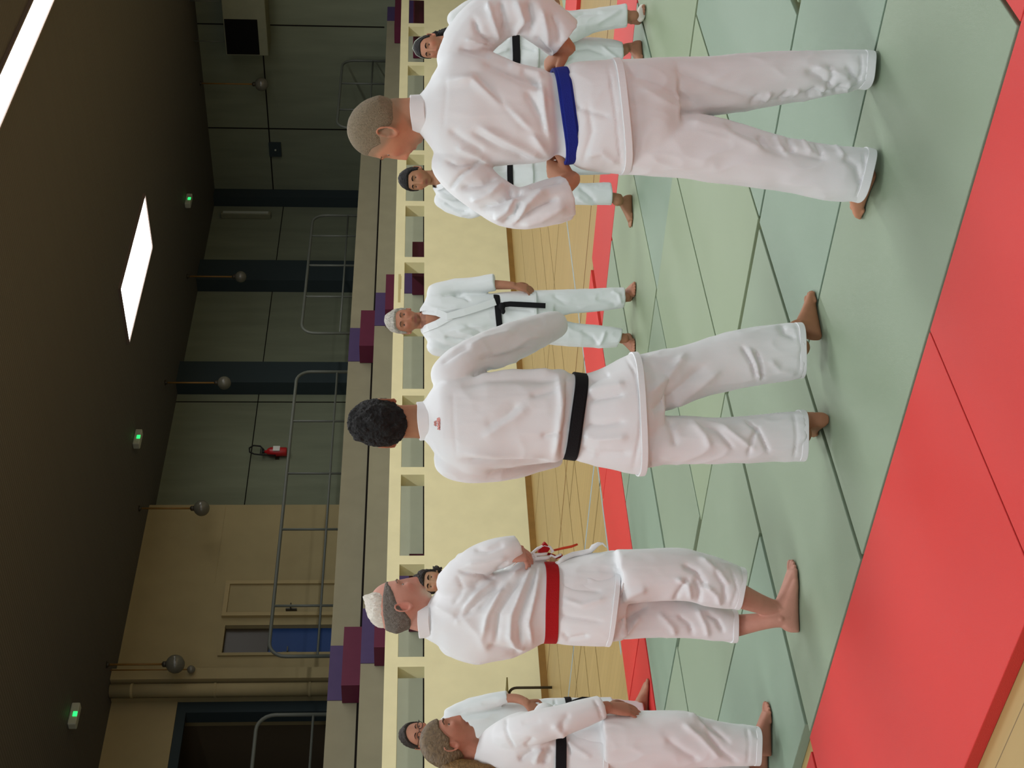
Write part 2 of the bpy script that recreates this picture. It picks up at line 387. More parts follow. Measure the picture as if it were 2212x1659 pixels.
du = thing('air_duct', 'boxed cream air duct with a black grille hanging under the ceiling at the end wall', 'duct', (31.3, 15.0, 5.1))
MB().box(30.9, 31.69, 13.2, 16.5, 5.08, 6.06).build('box', M['duct'], du, bevel=0.02)
gm = MB().box(30.885, 30.9, 15.58, 16.46, 5.28, 6.03)
for i in range(15): gm.box(30.87, 30.885, 15.6, 16.44, 5.30+i*0.048, 5.312+i*0.048)
gm.build('grille', M['grille'], du)
for yy in (13.6, 15.2, 16.2):
    MB().tube([(31.0, yy, 6.06), (31.0, yy, 6.78)], 0.012, 8).build('hanger_rod', M['steel'], du, smooth=True)

def ceiling_light(label, x0, x1, y0, y1):
    l = thing('ceiling_light', label, 'ceiling light', (0.5*(x0+x1), 0.5*(y0+y1), H_CEIL), 'rectangular ceiling lights')
    MB().box(x0+0.03, x1-0.03, y0+0.03, y1-0.03, H_CEIL-0.03, H_CEIL-0.004).build('diffuser', M['lamp'], l)
    MB().box(x0, x1, y0, y0+0.03, H_CEIL-0.05, H_CEIL-0.002).box(x0, x1, y1-0.03, y1, H_CEIL-0.05, H_CEIL-0.002).box(x0, x0+0.03, y0+0.03, y1-0.03, H_CEIL-0.05, H_CEIL-0.002).box(x1-0.03, x1, y0+0.03, y1-0.03, H_CEIL-0.05, H_CEIL-0.002).build('frame', M['frame'], l)
    return l
ceiling_light('bright rectangular ceiling light over the tribune', 20.5, 23.5, 15.47, 16.72)
ceiling_light('long bright ceiling light strip in the top left corner of the photo', 10.0, 23.0, 9.05, 9.6)
for x, y, lb in ((13.62, 18.33, 'emergency light with a green lamp on the ceiling above the wide dark opening'),
             (19.91, 18.48, 'emergency light with a green lamp on the ceiling above the fire extinguisher'),
             (27.64, 18.38, 'emergency light with a green lamp on the ceiling near the far corner')):
    l = thing('emergency_light', lb, 'emergency light', (x, y, H_CEIL), 'ceiling emergency lights')
    MB().box(x-0.2, x+0.2, y-0.07, y+0.07, H_CEIL-0.13, H_CEIL-0.001).build('housing', M['plastic'], l, bevel=0.02)
    MB().box(x-0.06, x+0.02, y-0.082, y-0.068, H_CEIL-0.12, H_CEIL-0.06).build('lamp', M['green_led'], l)
b = thing('junction_box', 'small grey junction box on the dark end wall', 'electrical box', (31.6, 19.5, 5.2))
MB().box(31.62, 31.7, 19.3, 19.68, 5.02, 5.32).build('cover', M['teal'], b); MB().box(31.6, 31.62, 19.46, 19.5, 5.14, 5.18).build('switch', M['plastic'], b)
b = thing('wall_lamp', 'narrow upright wall lamp casing near the far corner of the hall', 'wall lamp', (30.85, 20.9, 5.4))
MB().box(30.78, 30.9, 20.84, 21.0, 5.3, 6.55).build('casing', M['duct'], b, bevel=0.02)
MB().box(30.8, 30.88, 20.825, 20.84, 5.36, 6.49).build('cover', M['plastic'], b)
# stool by the parapet, half hidden by the man with glasses
s = thing('stool', 'dark tube-legged stool standing by the parapet behind the man with glasses', 'stool', (10.2, 13.7, 0))
MB().box(9.75, 10.47, 13.45, 13.95, 0.515, 0.53).build('seat', material('pale_seat', (96, 84, 30), 0.5), s, bevel=0.005)
for yy, nm in ((13.56, 'leg'), (13.86, 'leg')):
    R = 0.09; x0, x1, zt = 9.82, 10.40, 0.5
    pts = [(x0, yy, 0)] + [(x0+R-R*math.cos(a), yy, zt-R+R*math.sin(a)) for a in np.linspace(0, math.pi/2, 6)] + [(x1-R+R*math.sin(a), yy, zt-R+R*math.cos(a)) for a in np.linspace(0, math.pi/2, 6)] + [(x1, yy, 0)]
    MB().tube(pts, 0.016, 10).build(nm, M['dark_steel'], s, smooth=True)

# ------------------------------------------------------------------ mats
def mat_colour(name, rgb, rough): return material(name, rgb, rough, 0.28, 0.03, 1.5, bump=0.25, bump_scale=500)
GREENS = [mat_colour('green_mat_%s' % n, c, r) for n, c, r in (('grey', (137, 154, 131), 0.42), ('leaf', (142, 158, 129), 0.45), ('cool', (133, 154, 135), 0.40))]
REDS = [mat_colour('red_mat_%s' % n, c, r) for n, c, r in (('bright', (207, 55, 52), 0.46), ('deep', (197, 49, 47), 0.48))]
HT = 0.04
M['dark_green'] = material('mat_edge_green', (74, 84, 54), 0.8)
def mat_tile(x0, x1, y0, y1, mt, label, group, rot=0.0, gap=0.003):
    mb = MB(); cx, cy = 0.5*(x0+x1), 0.5*(y0+y1)
    mb.box(-(x1-x0)/2+gap, (x1-x0)/2-gap, -(y1-y0)/2+gap, (y1-y0)/2-gap, 0.0, HT)
    o = mb.build('judo_mat', mt, bevel=0.003)
    o.location = (cx, cy, 0); o.rotation_euler.z = rot
    return tag(o, label, 'mat', group)
GG, RG = 'green judo mats', 'red border judo mats'
G0, G1, G2 = GREENS
for x0, x1, y0, y1, g, lb, gp in (
    (3.30, 4.30, 1.64, 3.60, G0, 'green mat along the red border under the feet of the man in the blue belt', 0.003),
    (4.31, 5.29, 1.64, 3.60, G2, 'green mat beyond the man in the blue belt, second from the red border', 0.003),
    (3.30, 5.28, 3.62, 4.60, G0, 'green mat along the red border under the feet of the dark-haired man from behind', 0.004),
    (3.36, 4.37, 4.63, 6.60, G2, 'green mat at the corner under the feet of the person with the ponytail', 0.004),
    (4.38, 5.33, 4.63, 6.60, G0, 'green mat under and beyond the feet of the old man in the red belt', 0.004),
    (5.32, 7.28, 1.58, 2.57, G1, 'green mat of the middle row at the top edge of the photo', 0.004),
    (5.31, 7.27, 2.61, 3.585, G2, 'green mat between the legs of the man in the blue belt, middle row', 0.003),
    (5.32, 7.28, 3.595, 4.57, G1, 'green mat in the middle row just beyond the widest open seam', 0.004),
    (5.34, 7.32, 4.58, 5.55, G1, 'green mat in the middle row beyond the dark-haired man, yellower than its neighbours', 0.004),
    (5.39, 7.33, 5.56, 6.49, G0, 'green mat in the middle row between the dark-haired man and the old man', 0.004),
    (5.39, 7.40, 6.53, 7.50, G2, 'green mat in the middle row along the red border near the man with glasses', 0.004),
    (3.36, 5.37, 6.62, 7.50, G0, 'green mat by the red border behind the person with the ponytail', 0.004),
    (7.31, 9.34, 1.50, 2.50, G1, 'green mat in the far row beyond the woman at the photo edge', 0.004),
    (7.31, 9.34, 2.51, 3.50, G0, 'green mat in the far row in front of the woman with the bandaged foot', 0.004),
    (7.31, 9.34, 3.51, 4.50, G1, 'green mat in the far row under the bandaged foot of the woman', 0.004),
    (7.31, 9.34, 4.52, 5.50, G2, 'green mat in the far row under the feet of the boy', 0.004),
    (7.35, 9.34, 5.51, 6.50, G1, 'green mat in the far row under one foot of the white-haired man', 0.004),
    (7.41, 9.34, 6.53, 7.50, G0, 'green mat in the far row at the corner of the red border', 0.004)):
    mat_tile(x0, x1, y0, y1, g, lb, GG, gap=gp)
for x0, x1, y0, y1, g, lb, rot in (
    (2.28, 3.285, -1.4, 0.61, REDS[1], 'red border mat at the edge of the photo next to the crosswise one', 0),
    (3.29, 5.29, 0.62, 1.63, REDS[0], 'red border mat turned crosswise in the top right corner of the photo', 0),
    (2.28, 3.291, 0.622, 2.615, REDS[0], 'red border mat nearest the camera in front of the man in the blue belt', 0),
    (2.28, 3.291, 2.615, 4.615, REDS[0], 'large red border mat in front of the old man and the dark-haired man', 0),
    (2.24, 3.24, 4.63, 6.63, REDS[1], 'red border mat at the bottom edge of the photo beside the open gap', 0.004),
    (9.35, 10.30, -0.6, 1.40, REDS[1], 'red border mat of the far side, beyond the photo edge by the woman', 0),
    (9.35, 10.30, 1.41, 3.40, REDS[0], 'red border mat of the far side right behind the bandaged foot', 0),
    (9.35, 10.30, 3.41, 5.40, REDS[0], 'red border mat of the far side behind the woman and the boy', 0),
    (9.35, 10.30, 5.41, 7.40, REDS[1], 'red border mat of the far side behind the white-haired man', 0),
    (8.35, 10.30, 7.52, 8.42, REDS[0], 'red border mat at the far corner behind the dark-haired man', 0),
    (6.345, 8.34, 7.52, 8.45, REDS[0], 'red border mat leading away behind the old man in the red belt', 0),
    (4.33, 6.33, 7.54, 8.46, REDS[1], 'red border mat under the bare foot of the man with glasses', 0),
    (2.32, 4.32, 7.54, 8.46, REDS[0], 'red border mat hidden behind the person with the ponytail', 0)):
    mat_tile(x0, x1, y0, y1, g, lb, RG, rot)
# a second mat area further down the hall
for x0, x1, g, lb in ((12.98, 13.98, REDS[0], 'red mat of the second mat area down the hall, nearest strip'),
                      (13.99, 14.97, G1, 'green mat of the second mat area down the hall'),
                      (14.98, 17.2, REDS[1], 'red mat of the second mat area down the hall, far strip')):
    mat_tile(x0, x1, 4.5, 6.95, g, lb, 'mats of the second area')
# ------------------------------------------------------------------ figure building
CAMP = np.array((0.0, 0.0, CAM_Z))
nFW, nUP, nRT = np.array(FW), np.array(UPV), np.array(RTV)
nAH, nAS = np.array(AHEAD), np.array(ASIDE)
nZ = np.array((0.0, 0.0, 1.0))
def P(x, y, dist):                    # sight line of a photo point, met at a distance straight ahead of the photographer
    d = nFW + nRT*((829.5-y)/F_PX) - nUP*((x-1106.0)/F_PX)
    return CAMP + d*(dist/float(d @ nAH))
def ground(x, y, z=0.04):
    d = nFW + nRT*((829.5-y)/F_PX) - nUP*((x-1106.0)/F_PX)
    return CAMP + d*((z-CAM_Z)/d[2])
def to_px(co):
    q = co - CAMP; z = q @ nFW
    return 1106.0 - F_PX*(q @ nUP)/z, 829.5 - F_PX*(q @ nRT)/z
def view_vec(r, a, u):                # viewer's right / ahead / up -> room direction
    v = nAS*r + nAH*a + nZ*u
    return v/np.linalg.norm(v)
def unit(v):
    v = np.array(v, float); n = np.linalg.norm(v); return v/n if n > 1e-9 else v

def hash3(ix, iy, iz):
    h = (ix*374761393 + iy*668265263 + iz*2147483647 + 1013904223) & 0xffffffff
    h = ((h ^ (h >> 13))*1274126177) & 0xffffffff
    return ((h ^ (h >> 16)) & 0xffff)/65535.0
def vnoise(p):                        # smooth value noise in -1..1
    f = np.floor(p); i = f.astype(np.int64); t = p-f; t = t*t*(3-2*t)
    out = 0
    for dx in (0, 1):
        wx = t[:, 0] if dx else 1-t[:, 0]
        for dy in (0, 1):
            wy = t[:, 1] if dy else 1-t[:, 1]
            for dz in (0, 1):
                wz = t[:, 2] if dz else 1-t[:, 2]
                out = out + wx*wy*wz*hash3(i[:, 0]+dx, i[:, 1]+dy, i[:, 2]+dz)
    return out*2-1
def sstep(x, a, b):
    t = np.clip((x-a)/(b-a), 0, 1); return t*t*(3-2*t)

class Body(MB):
    def loft(self, rings, n=32, p=2.2):        # rings: (centre, half-width vector, half-depth vector)
        vs = []; an = np.linspace(0, 2*math.pi, n, endpoint=False)
        c, s = np.cos(an), np.sin(an)
        ca = np.sign(c)*np.abs(c)**(2/p); sa = np.sign(s)*np.abs(s)**(2/p)
        # densify between rings with a smooth curve
        C = np.array([r[0] for r in rings]); A = np.array([r[1] for r in rings]); D = np.array([r[2] for r in rings])
        t = np.arange(len(rings), dtype=float); tt = np.linspace(0, len(rings)-1, (len(rings)-1)*4+1)
        def cr(V):
            out = []
            for q in tt:
                i = min(int(q), len(V)-2); u = q-i
                p0, p1, p2, p3 = V[max(i-1, 0)], V[i], V[i+1], V[min(i+2, len(V)-1)]
                m1, m2 = (p2-p0)*0.5, (p3-p1)*0.5
                out.append((2*u**3-3*u**2+1)*p1 + (u**3-2*u**2+u)*m1 + (-2*u**3+3*u**2)*p2 + (u**3-u**2)*m2)
            return np.array(out)
        C, A, D = cr(C), cr(A), cr(D); m = len(C)
        for i in range(m):
            vs += list(C[i] + np.outer(ca, A[i]) + np.outer(sa, D[i]))
        fs = [(i*n+k, i*n+(k+1) % n, (i+1)*n+(k+1) % n, (i+1)*n+k) for i in range(m-1) for k in range(n)]
        fs.append(tuple(reversed(range(n)))); fs.append(tuple((m-1)*n+k for k in range(n)))
        return self.add(vs, fs)
    def chain(self, pts, rad, seg=16, cuff=False):          # round limb through 3-D points, rounded ends (cuff: cut straight)
        pts = [np.array(p, float) for p in pts]; rad = list(rad)
        d0 = unit(pts[0]-pts[1]); d1 = unit(pts[-1]-pts[-2])
        pp = [pts[0]+d0*rad[0]*0.9, pts[0]+d0*rad[0]*0.6] + pts + [pts[-1]+d1*rad[-1]*0.6, pts[-1]+d1*rad[-1]*0.9]
        rr = [rad[0]*0.3, rad[0]*0.8] + rad + [rad[-1]*0.8, rad[-1]*0.3]
        # smooth the joints
        for _ in range(2):
            q, qr = [pp[0]], [rr[0]]
            for i in range(len(pp)-1):
                q += [pp[i]*0.75+pp[i+1]*0.25, pp[i]*0.25+pp[i+1]*0.75]; qr += [rr[i]*0.75+rr[i+1]*0.25, rr[i]*0.25+rr[i+1]*0.75]
            q.append(pp[-1]); qr.append(rr[-1]); pp, rr = q, qr
        if cuff:
            e, re_ = pts[-1], rad[-1]
            k = [i for i, p in enumerate(pp) if (p-e) @ d1 < -0.002]
            pp = [pp[i] for i in k] + [e]; rr = [rr[i] for i in k] + [re_]
        return self.tube([Vector(p) for p in pp], rr, seg)
    def ball(self, c, ax, ay, az, n=16):
        c = np.array(c); vs = []; m = n//2
        for i in range(m+1):
            ph = math.pi*i/m
            for k in range(n):
                th = 2*math.pi*k/n
                vs.append(c + np.array(ax)*math.sin(ph)*math.cos(th) + np.array(ay)*math.sin(ph)*math.sin(th) + np.array(az)*math.cos(ph))
        fs = [(i*n+k, (i+1)*n+k, (i+1)*n+(k+1) % n, i*n+(k+1) % n) for i in range(m) for k in range(n)]
        return self.add(vs, fs)

def ring(a, b, dist, depth):          # cross-section spanning two photo points at a distance, with its depth
    p, q = P(a[0], a[1], dist), P(b[0], b[1], dist)
    return ((p+q)/2, (p-q)/2, nAH*depth)

def fuse(mb, voxel, smooth):          # one continuous surface out of the overlapping volumes -> vertex and face arrays
    me = bpy.data.meshes.new('tmp'); me.from_pydata([tuple(v) for v in mb.v], [], mb.f)
    bm = bmesh.new(); bm.from_mesh(me); bmesh.ops.remove_doubles(bm, verts=bm.verts, dist=1e-6); bmesh.ops.recalc_face_normals(bm, faces=bm.faces); bm.to_mesh(me); bm.free()
    ob = bpy.data.objects.new('tmp', me); scene.collection.objects.link(ob)
    md = ob.modifiers.new('r', 'REMESH'); md.mode = 'VOXEL'; md.voxel_size = voxel
    dg = bpy.context.evaluated_depsgraph_get(); dg.update()
    m2 = bpy.data.meshes.new_from_object(ob.evaluated_get(dg))
    co = np.empty(len(m2.vertices)*3); m2.vertices.foreach_get('co', co); co = co.reshape(-1, 3)
    fa = np.empty(len(m2.loops), np.int64); m2.loops.foreach_get('vertex_index', fa); fa = fa.reshape(-1, 4)
    ed = np.empty(len(m2.edges)*2, np.int64); m2.edges.foreach_get('vertices', ed); ed = ed.reshape(-1, 2)
    bpy.data.objects.remove(ob); bpy.data.meshes.remove(me); bpy.data.meshes.remove(m2)
    deg = np.zeros(len(co)); np.add.at(deg, ed[:, 0], 1); np.add.at(deg, ed[:, 1], 1); deg = np.maximum(deg, 1)[:, None]
    for k in range(smooth):
        for lam in (0.55, -0.35):
            s = np.zeros_like(co); np.add.at(s, ed[:, 0], co[ed[:, 1]]); np.add.at(s, ed[:, 1], co[ed[:, 0]])
            co = co + lam*(s/deg - co)
    return co, fa
def normals(co, fa):
    a, b, c, d = (co[fa[:, i]] for i in range(4))
    n = np.cross(c-a, d-b); out = np.zeros_like(co)
    for i in range(4): np.add.at(out, fa[:, i], n)
    return out/np.maximum(np.linalg.norm(out, axis=1), 1e-12)[:, None]
def polydist(px, py, line):           # distance in photo pixels to a polyline, and the position along it 0..1
    best = np.full(len(px), 1e9); pos = np.zeros(len(px)); L = [0.0]
    for (ax, ay), (bx, by) in zip(line[:-1], line[1:]): L.append(L[-1]+math.hypot(bx-ax, by-ay))
    for i, ((ax, ay), (bx, by)) in enumerate(zip(line[:-1], line[1:])):
        dx, dy = bx-ax, by-ay; l2 = dx*dx+dy*dy
        t = np.clip(((px-ax)*dx+(py-ay)*dy)/l2, 0, 1)
        d = np.hypot(px-ax-t*dx, py-ay-t*dy); k = d < best
        best[k] = d[k]; pos[k] = (L[i]+t[k]*math.sqrt(l2))/L[-1]
    return best, pos
FOLD = 2.0
def crease(co, fa, folds, wrinkle=0.002, wscale=9.0, seed=0.0, stretch=(1, 1, 0.55)):
    """cloth: general rumple plus drawn folds (polyline in photo pixels, width px, height mm) on the side facing the viewer"""
    nr = normals(co, fa); st = np.array(stretch)
    q = co*wscale*st + seed
    r = 1-np.abs(vnoise(q + 0.6*np.stack([vnoise(q*1.7+7), vnoise(q*1.7+19), vnoise(q*1.7+31)], 1)))
    r2 = 1-np.abs(vnoise(q*1.9 + 0.8*np.stack([vnoise(q*1.3+47), vnoise(q*1.3+59), vnoise(q*1.3+71)], 1)))
    dsp = wrinkle*(1.8*(r-0.6) + 1.1*(r2**2-0.4) + 0.35*vnoise(q*3.6+11))
    x, y = to_px(co); v = co-CAMP; v /= np.linalg.norm(v, axis=1)[:, None]
    face = np.clip(-(nr*v).sum(1)*2.5+0.3, 0, 1)
    for line, w, mm in folds:
        d, t = polydist(x, y, line)
        k = d < w*3
        tap = np.minimum(1, np.minimum(t, 1-t)*6+0.15)
        dsp[k] += (FOLD*mm/1000.0*np.exp(-(d/w)**1.5)*tap*face)[k]
    return co + nr*dsp[:, None]
def emit_mesh(name, co, fa, mat, parent, smooth=True, tint=None):
    me = bpy.data.meshes.new(name); o = np.array(parent.location) if parent is not None else np.zeros(3)
    c = (co-o).astype(np.float32)
    me.vertices.add(len(c)); me.vertices.foreach_set('co', c.ravel())
    fl = [len(f) for f in fa]; ls = np.concatenate([[0], np.cumsum(fl)[:-1]]).astype(np.int32)
    vi = np.concatenate([np.asarray(f) for f in fa]).astype(np.int32) if not isinstance(fa, np.ndarray) else fa.ravel().astype(np.int32)
    me.loops.add(len(vi)); me.loops.foreach_set('vertex_index', vi)
    me.polygons.add(len(fl)); me.polygons.foreach_set('loop_start', ls)
    me.update(calc_edges=True); me.validate()
    me.polygons.foreach_set('use_smooth', [smooth]*len(me.polygons))
    for mt in (mat if isinstance(mat, (list, tuple)) else [mat]): me.materials.append(mt)
    if tint is not None:
        at = me.color_attributes.new('tint', 'FLOAT_COLOR', 'POINT')
        at.data.foreach_set('color', np.concatenate([tint, np.ones((len(tint), 1))], 1).astype(np.float32).ravel())
    ob = bpy.data.objects.new(name, me); scene.collection.objects.link(ob)
    if parent is not None: ob.parent = parent
    return ob

# ---- head
def head_dirs(nu=120, nv=90):
    th = np.linspace(0, 2*math.pi, nu, endpoint=False); ph = np.linspace(0.012, math.pi-0.012, nv)
    TH_, PH_ = np.meshgrid(th, ph)
    p = np.stack([np.sin(PH_)*np.sin(TH_), np.sin(PH_)*np.cos(TH_), np.cos(PH_)], -1).reshape(-1, 3)
    fs = [(i*nu+k, (i+1)*nu+k, (i+1)*nu+(k+1) % nu, i*nu+(k+1) % nu) for i in range(nv-1) for k in range(nu)]
    fs += [tuple(range(nu)), tuple(reversed(range((nv-1)*nu, nv*nu)))]
    return p, fs
def head_surface(p, nose=1.0, jaw=1.0, chin=1.0):
    """x = own right, y = forward, z = up; about 0.236 m tall"""
    x, y, z = p[:, 0], p[:, 1], p[:, 2]
    low = np.clip(-z, 0, 1); frt = np.clip(y, 0, 1); bck = np.clip(-y, 0, 1)
    X = 0.077*x*(1-0.30*jaw*low**1.6); Y = 0.099*y; Z = 0.118*z
    X = X*(1+0.03*np.clip(z, 0, 1)*bck)
    Y = Y + 0.050*low*bck - 0.006*frt**3 + 0.016*chin*low**2*frt
    Z = Z + 0.010*low*bck
    wf = sstep(y, 0.05, 0.45)
    g = lambda cx, cz, sx, sz: np.exp(-((X-cx)/sx)**2-((Z-cz)/sz)**2)
    g2 = lambda cx, cz, sx, sz: g(cx, cz, sx, sz)+g(-cx, cz, sx, sz)
    nz = np.interp(Z, [-0.060, -0.052, -0.043, -0.030, -0.008, 0.012, 0.032], [0, 0.013, 0.027, 0.022, 0.014, 0.007, 0])*nose
    sx = np.interp(Z, [-0.05, -0.04, 0, 0.02], [0.0165, 0.0135, 0.009, 0.010])
    dY = nz*np.exp(-(X/sx)**2) + 0.007*nose*g2(0.014, -0.047, 0.0065, 0.007)
    dY += -0.012*g2(0.033, 0.008, 0.017, 0.012) + 0.006*g2(0.030, 0.029, 0.022, 0.008)
    dY += 0.004*g2(0.046, -0.018, 0.018, 0.015) - 0.004*g2(0.045, -0.06, 0.018, 0.02)
    dY += 0.008*g(0, -0.063, 0.024, 0.007) + 0.008*g(0, -0.0765, 0.020, 0.007) - 0.006*g(0, -0.0695, 0.026, 0.0028)
    dY += -0.004*g(0, -0.088, 0.022, 0.006) + 0.009*chin*g(0, -0.103, 0.019, 0.012)
    return np.stack([X, Y+dY*wf, Z], -1)
def head_frame(centre, face, up=(0, 0, 1), size=1.0):
    f = unit(face); u = np.array(up, float); u = unit(u - f*(u @ f)); r = np.cross(f, u)
    return np.array(centre, float), np.stack([r, f, u], 0)*size      # rows: local x, y, z in room space
def to_world(frame, loc): return frame[0] + loc @ frame[1]
def ear_shapes(bd, frame, s):
    def W(l): return to_world(frame, np.array([l]))[0]
    pts = []
    for a in np.linspace(0, 2*math.pi, 18, endpoint=False):
        yy, zz = 0.017*math.cos(a), 0.031*math.sin(a)
        yy += -0.006*(zz/0.031); out = 0.010 + (0.008 if yy < 0 else 0.0)
        pts.append(Vector(W((s*(0.068+out), -0.014+yy, -0.010+zz))))
    bd.tube(pts, [0.0042 if p_ % 18 < 12 else 0.0048 for p_ in range(18)], 8, closed=True)
    c = W((s*0.075, -0.014, -0.010))
    bd.ball(c, frame[1][0]*0.004, frame[1][1]*0.014, frame[1][2]*0.027, 12)
    bd.ball(W((s*0.078, -0.008, -0.038)), frame[1][0]*0.006, frame[1][1]*0.008, frame[1][2]*0.009, 10)
    bd.ball(W((s*0.077, 0.002, -0.014)), frame[1][0]*0.007, frame[1][1]*0.005, frame[1][2]*0.008, 10)

def hand(bd, wrist, d, back, side, size=1.0, curl=(0.35, 0.4, 0.45, 0.5), thumb=0.5, spread=0.06, tdir=None):
    """palm, four unequal fingers and a thumb leaving the side of the palm; d = towards the fingers, back = out of the back of the hand"""
    d = unit(d); back = unit(np.array(back)-d*(np.array(back) @ d)); w = np.cross(d, back)*side   # w points to the thumb side
    s = size; o = np.array(wrist, float)
    bd.loft([(o-d*0.02*s, w*0.027*s, back*0.020*s), (o+d*0.015*s, w*0.030*s, back*0.019*s), (o+d*0.05*s, w*0.039*s, back*0.017*s), (o+d*0.085*s, w*0.042*s, back*0.014*s), (o+d*0.098*s, w*0.038*s, back*0.011*s)], 20, 2.4)
    for i, (off, ln) in enumerate(((0.030, 0.074), (0.010, 0.082), (-0.010, 0.076), (-0.029, 0.060))):
        p = o + d*(0.092-0.004*abs(i-1))*s + w*off*s; pts = [p-d*0.025*s, p]; dirv = unit(d + w*spread*(1.2-i)); ang = 0.0
        for seg, frac in enumerate((0.45, 0.31, 0.24)):
            ang += curl[i][seg] if isinstance(curl[i], tuple) else curl[i]*(0.9 if seg == 0 else 1.1)
            dd = dirv*math.cos(ang) - back*math.sin(ang)
            p = p + dd*ln*frac*s; pts.append(p)
        bd.chain(pts, [0.0095*s, 0.0095*s, 0.0088*s, 0.0080*s, 0.0066*s], 10)
    td = unit(tdir) if tdir is not None else unit(d*0.75 + w*0.75 - back*0.25)
    b = o + d*0.02*s + w*0.022*s - back*0.004*s
    bd.chain([b, b+td*0.036*s+w*0.008*s, b+td*0.066*s+w*0.008*s-back*0.006*s*thumb, b+unit(td+d*0.3)*0.092*s-back*0.012*s*thumb], [0.0165*s, 0.0125*s, 0.0102*s, 0.0080*s], 12)

def foot(bd, heel, toe, inner, ankle_top, length=0.245, shin=0.036, lift=0.0):
    """heel: floor point under the heel; toe: direction; inner: +1 when the big toe is on the foot's right as seen along toe"""
    f = np.array(toe, float); f[2] = 0; f = unit(f); s = np.cross(f, nZ)   # s = right of the foot
    h = np.array(heel, float); k = length/0.245
    def sec(a, w, ht, off=0.0):
        ht = ht*1.12; return (h + f*a*k + s*inner*off + nZ*(ht*0.5+lift), s*w*k, nZ*ht*0.5)
    bd.loft([sec(-0.008, 0.016, 0.030), sec(0.005, 0.027, 0.056), sec(0.035, 0.031, 0.078), (sec(0.07, 0.032, 0.078)), sec(0.105, 0.036, 0.062, 0.002), sec(0.14, 0.043, 0.046, 0.004), sec(0.17, 0.046, 0.034, 0.005), sec(0.188, 0.043, 0.026, 0.006)], 22, 2.6)
    for i, (off, a, ln, r) in enumerate(((0.034, 0.178, 0.058, 0.0128), (0.013, 0.186, 0.049, 0.0092), (-0.004, 0.182, 0.043, 0.0086), (-0.020, 0.174, 0.038, 0.0082), (-0.034, 0.163, 0.033, 0.0078))):
        p = h + f*a*k + s*inner*off*k + nZ*(r+0.001+lift)
        bd.chain([p-f*0.02, p+f*ln*0.35*k+nZ*0.003, p+f*(ln*0.8-r*0.6)*k], [r, r*0.95, r*0.9], 10)
    an = h + f*0.042*k + nZ*(0.068+lift)
    top = np.array(ankle_top, float)
    bd.chain([an-nZ*0.02, an+nZ*0.025, an*0.6+top*0.4+nZ*0.02, top], [shin*0.98, shin*0.86, shin*0.98, shin*1.3], 18)
    for sg in (1, -1): bd.ball(an+s*sg*0.028*k+nZ*0.008, s*0.009, f*0.012, nZ*0.012, 10)
    return an

# ---- materials of the people
M['gi'] = material('white_cotton_gi', (231, 233, 235), 0.85, 0.12, 0.015, 3, bump=0.06, bump_scale=420, sheen=0.15)
M['gi_cool'] = material('bleached_cotton_gi', (226, 230, 232), 0.85, 0.12, 0.015, 3, bump=0.06, bump_scale=420, sheen=0.15)
M['belt_black'] = material('black_belt', (20, 19, 22), 0.75, 0.2, 0.05, 10, bump=0.3, bump_scale=300)
M['belt_blue'] = material('blue_belt', (28, 42, 136), 0.7, 0.2, 0.06, 10, bump=0.3, bump_scale=300)
M['belt_red'] = material('red_belt', (168, 20, 26), 0.7, 0.2, 0.05, 10, bump=0.3, bump_scale=300)
M['skin'] = material('skin', (190, 130, 105), 0.55, 0.3, 0.05, 25, attr='tint', bump=0.08, bump_scale=250)
M['eye_white'] = material('eye_white', (168, 158, 148), 0.3, 0.5)
M['eye_dark'] = material('eye_iris', (36, 24, 18), 0.2, 0.5)
def hair_material(name, rgb, var=0.25, rough=0.6, stretch=(40, 40, 6)):
    return material(name, rgb, rough, 0.35, var, 3.0, bump=0.8, bump_scale=6, stretch=stretch)

def hair_shell(name, person, frame, maskf, thick, mat, noise=0.25, nscale=60.0, sink=0.010, dens=(150, 110), seed=0.0, back=0.0, **hk):
    p, fs = head_dirs(*dens); S = head_surface(p, **hk)
    mk = np.clip(maskf(S, p), 0, 1)
    n = unit_rows(p*np.array([1.25, 1.0, 0.85]))
    t = thick(S, p) if callable(thick) else thick
    nz = 1 + noise*vnoise(S*nscale*np.array([1, 1, 0.45])+seed) + noise*0.6*vnoise(S*nscale*2.3+seed+5)
    loc = S + n*((t*nz)*mk - sink*(1-mk))[:, None]
    return emit_mesh(name, to_world(frame, loc), [np.array(f) for f in fs], mat, person)
def unit_rows(a): return a/np.maximum(np.linalg.norm(a, axis=1), 1e-9)[:, None]
def hairline(front=0.058, side=0.0, nape=-0.078, temple=0.030):
    def f(S, p):
        ln = np.interp(S[:, 1], [-0.10, -0.045, -0.028, -0.012, 0.022, 0.036, 0.060, 0.10], [nape, nape+0.006, -0.045, side-0.004, side, temple, front-0.006, front])
        return sstep(S[:, 2]-ln, -0.004, 0.006)
    return f

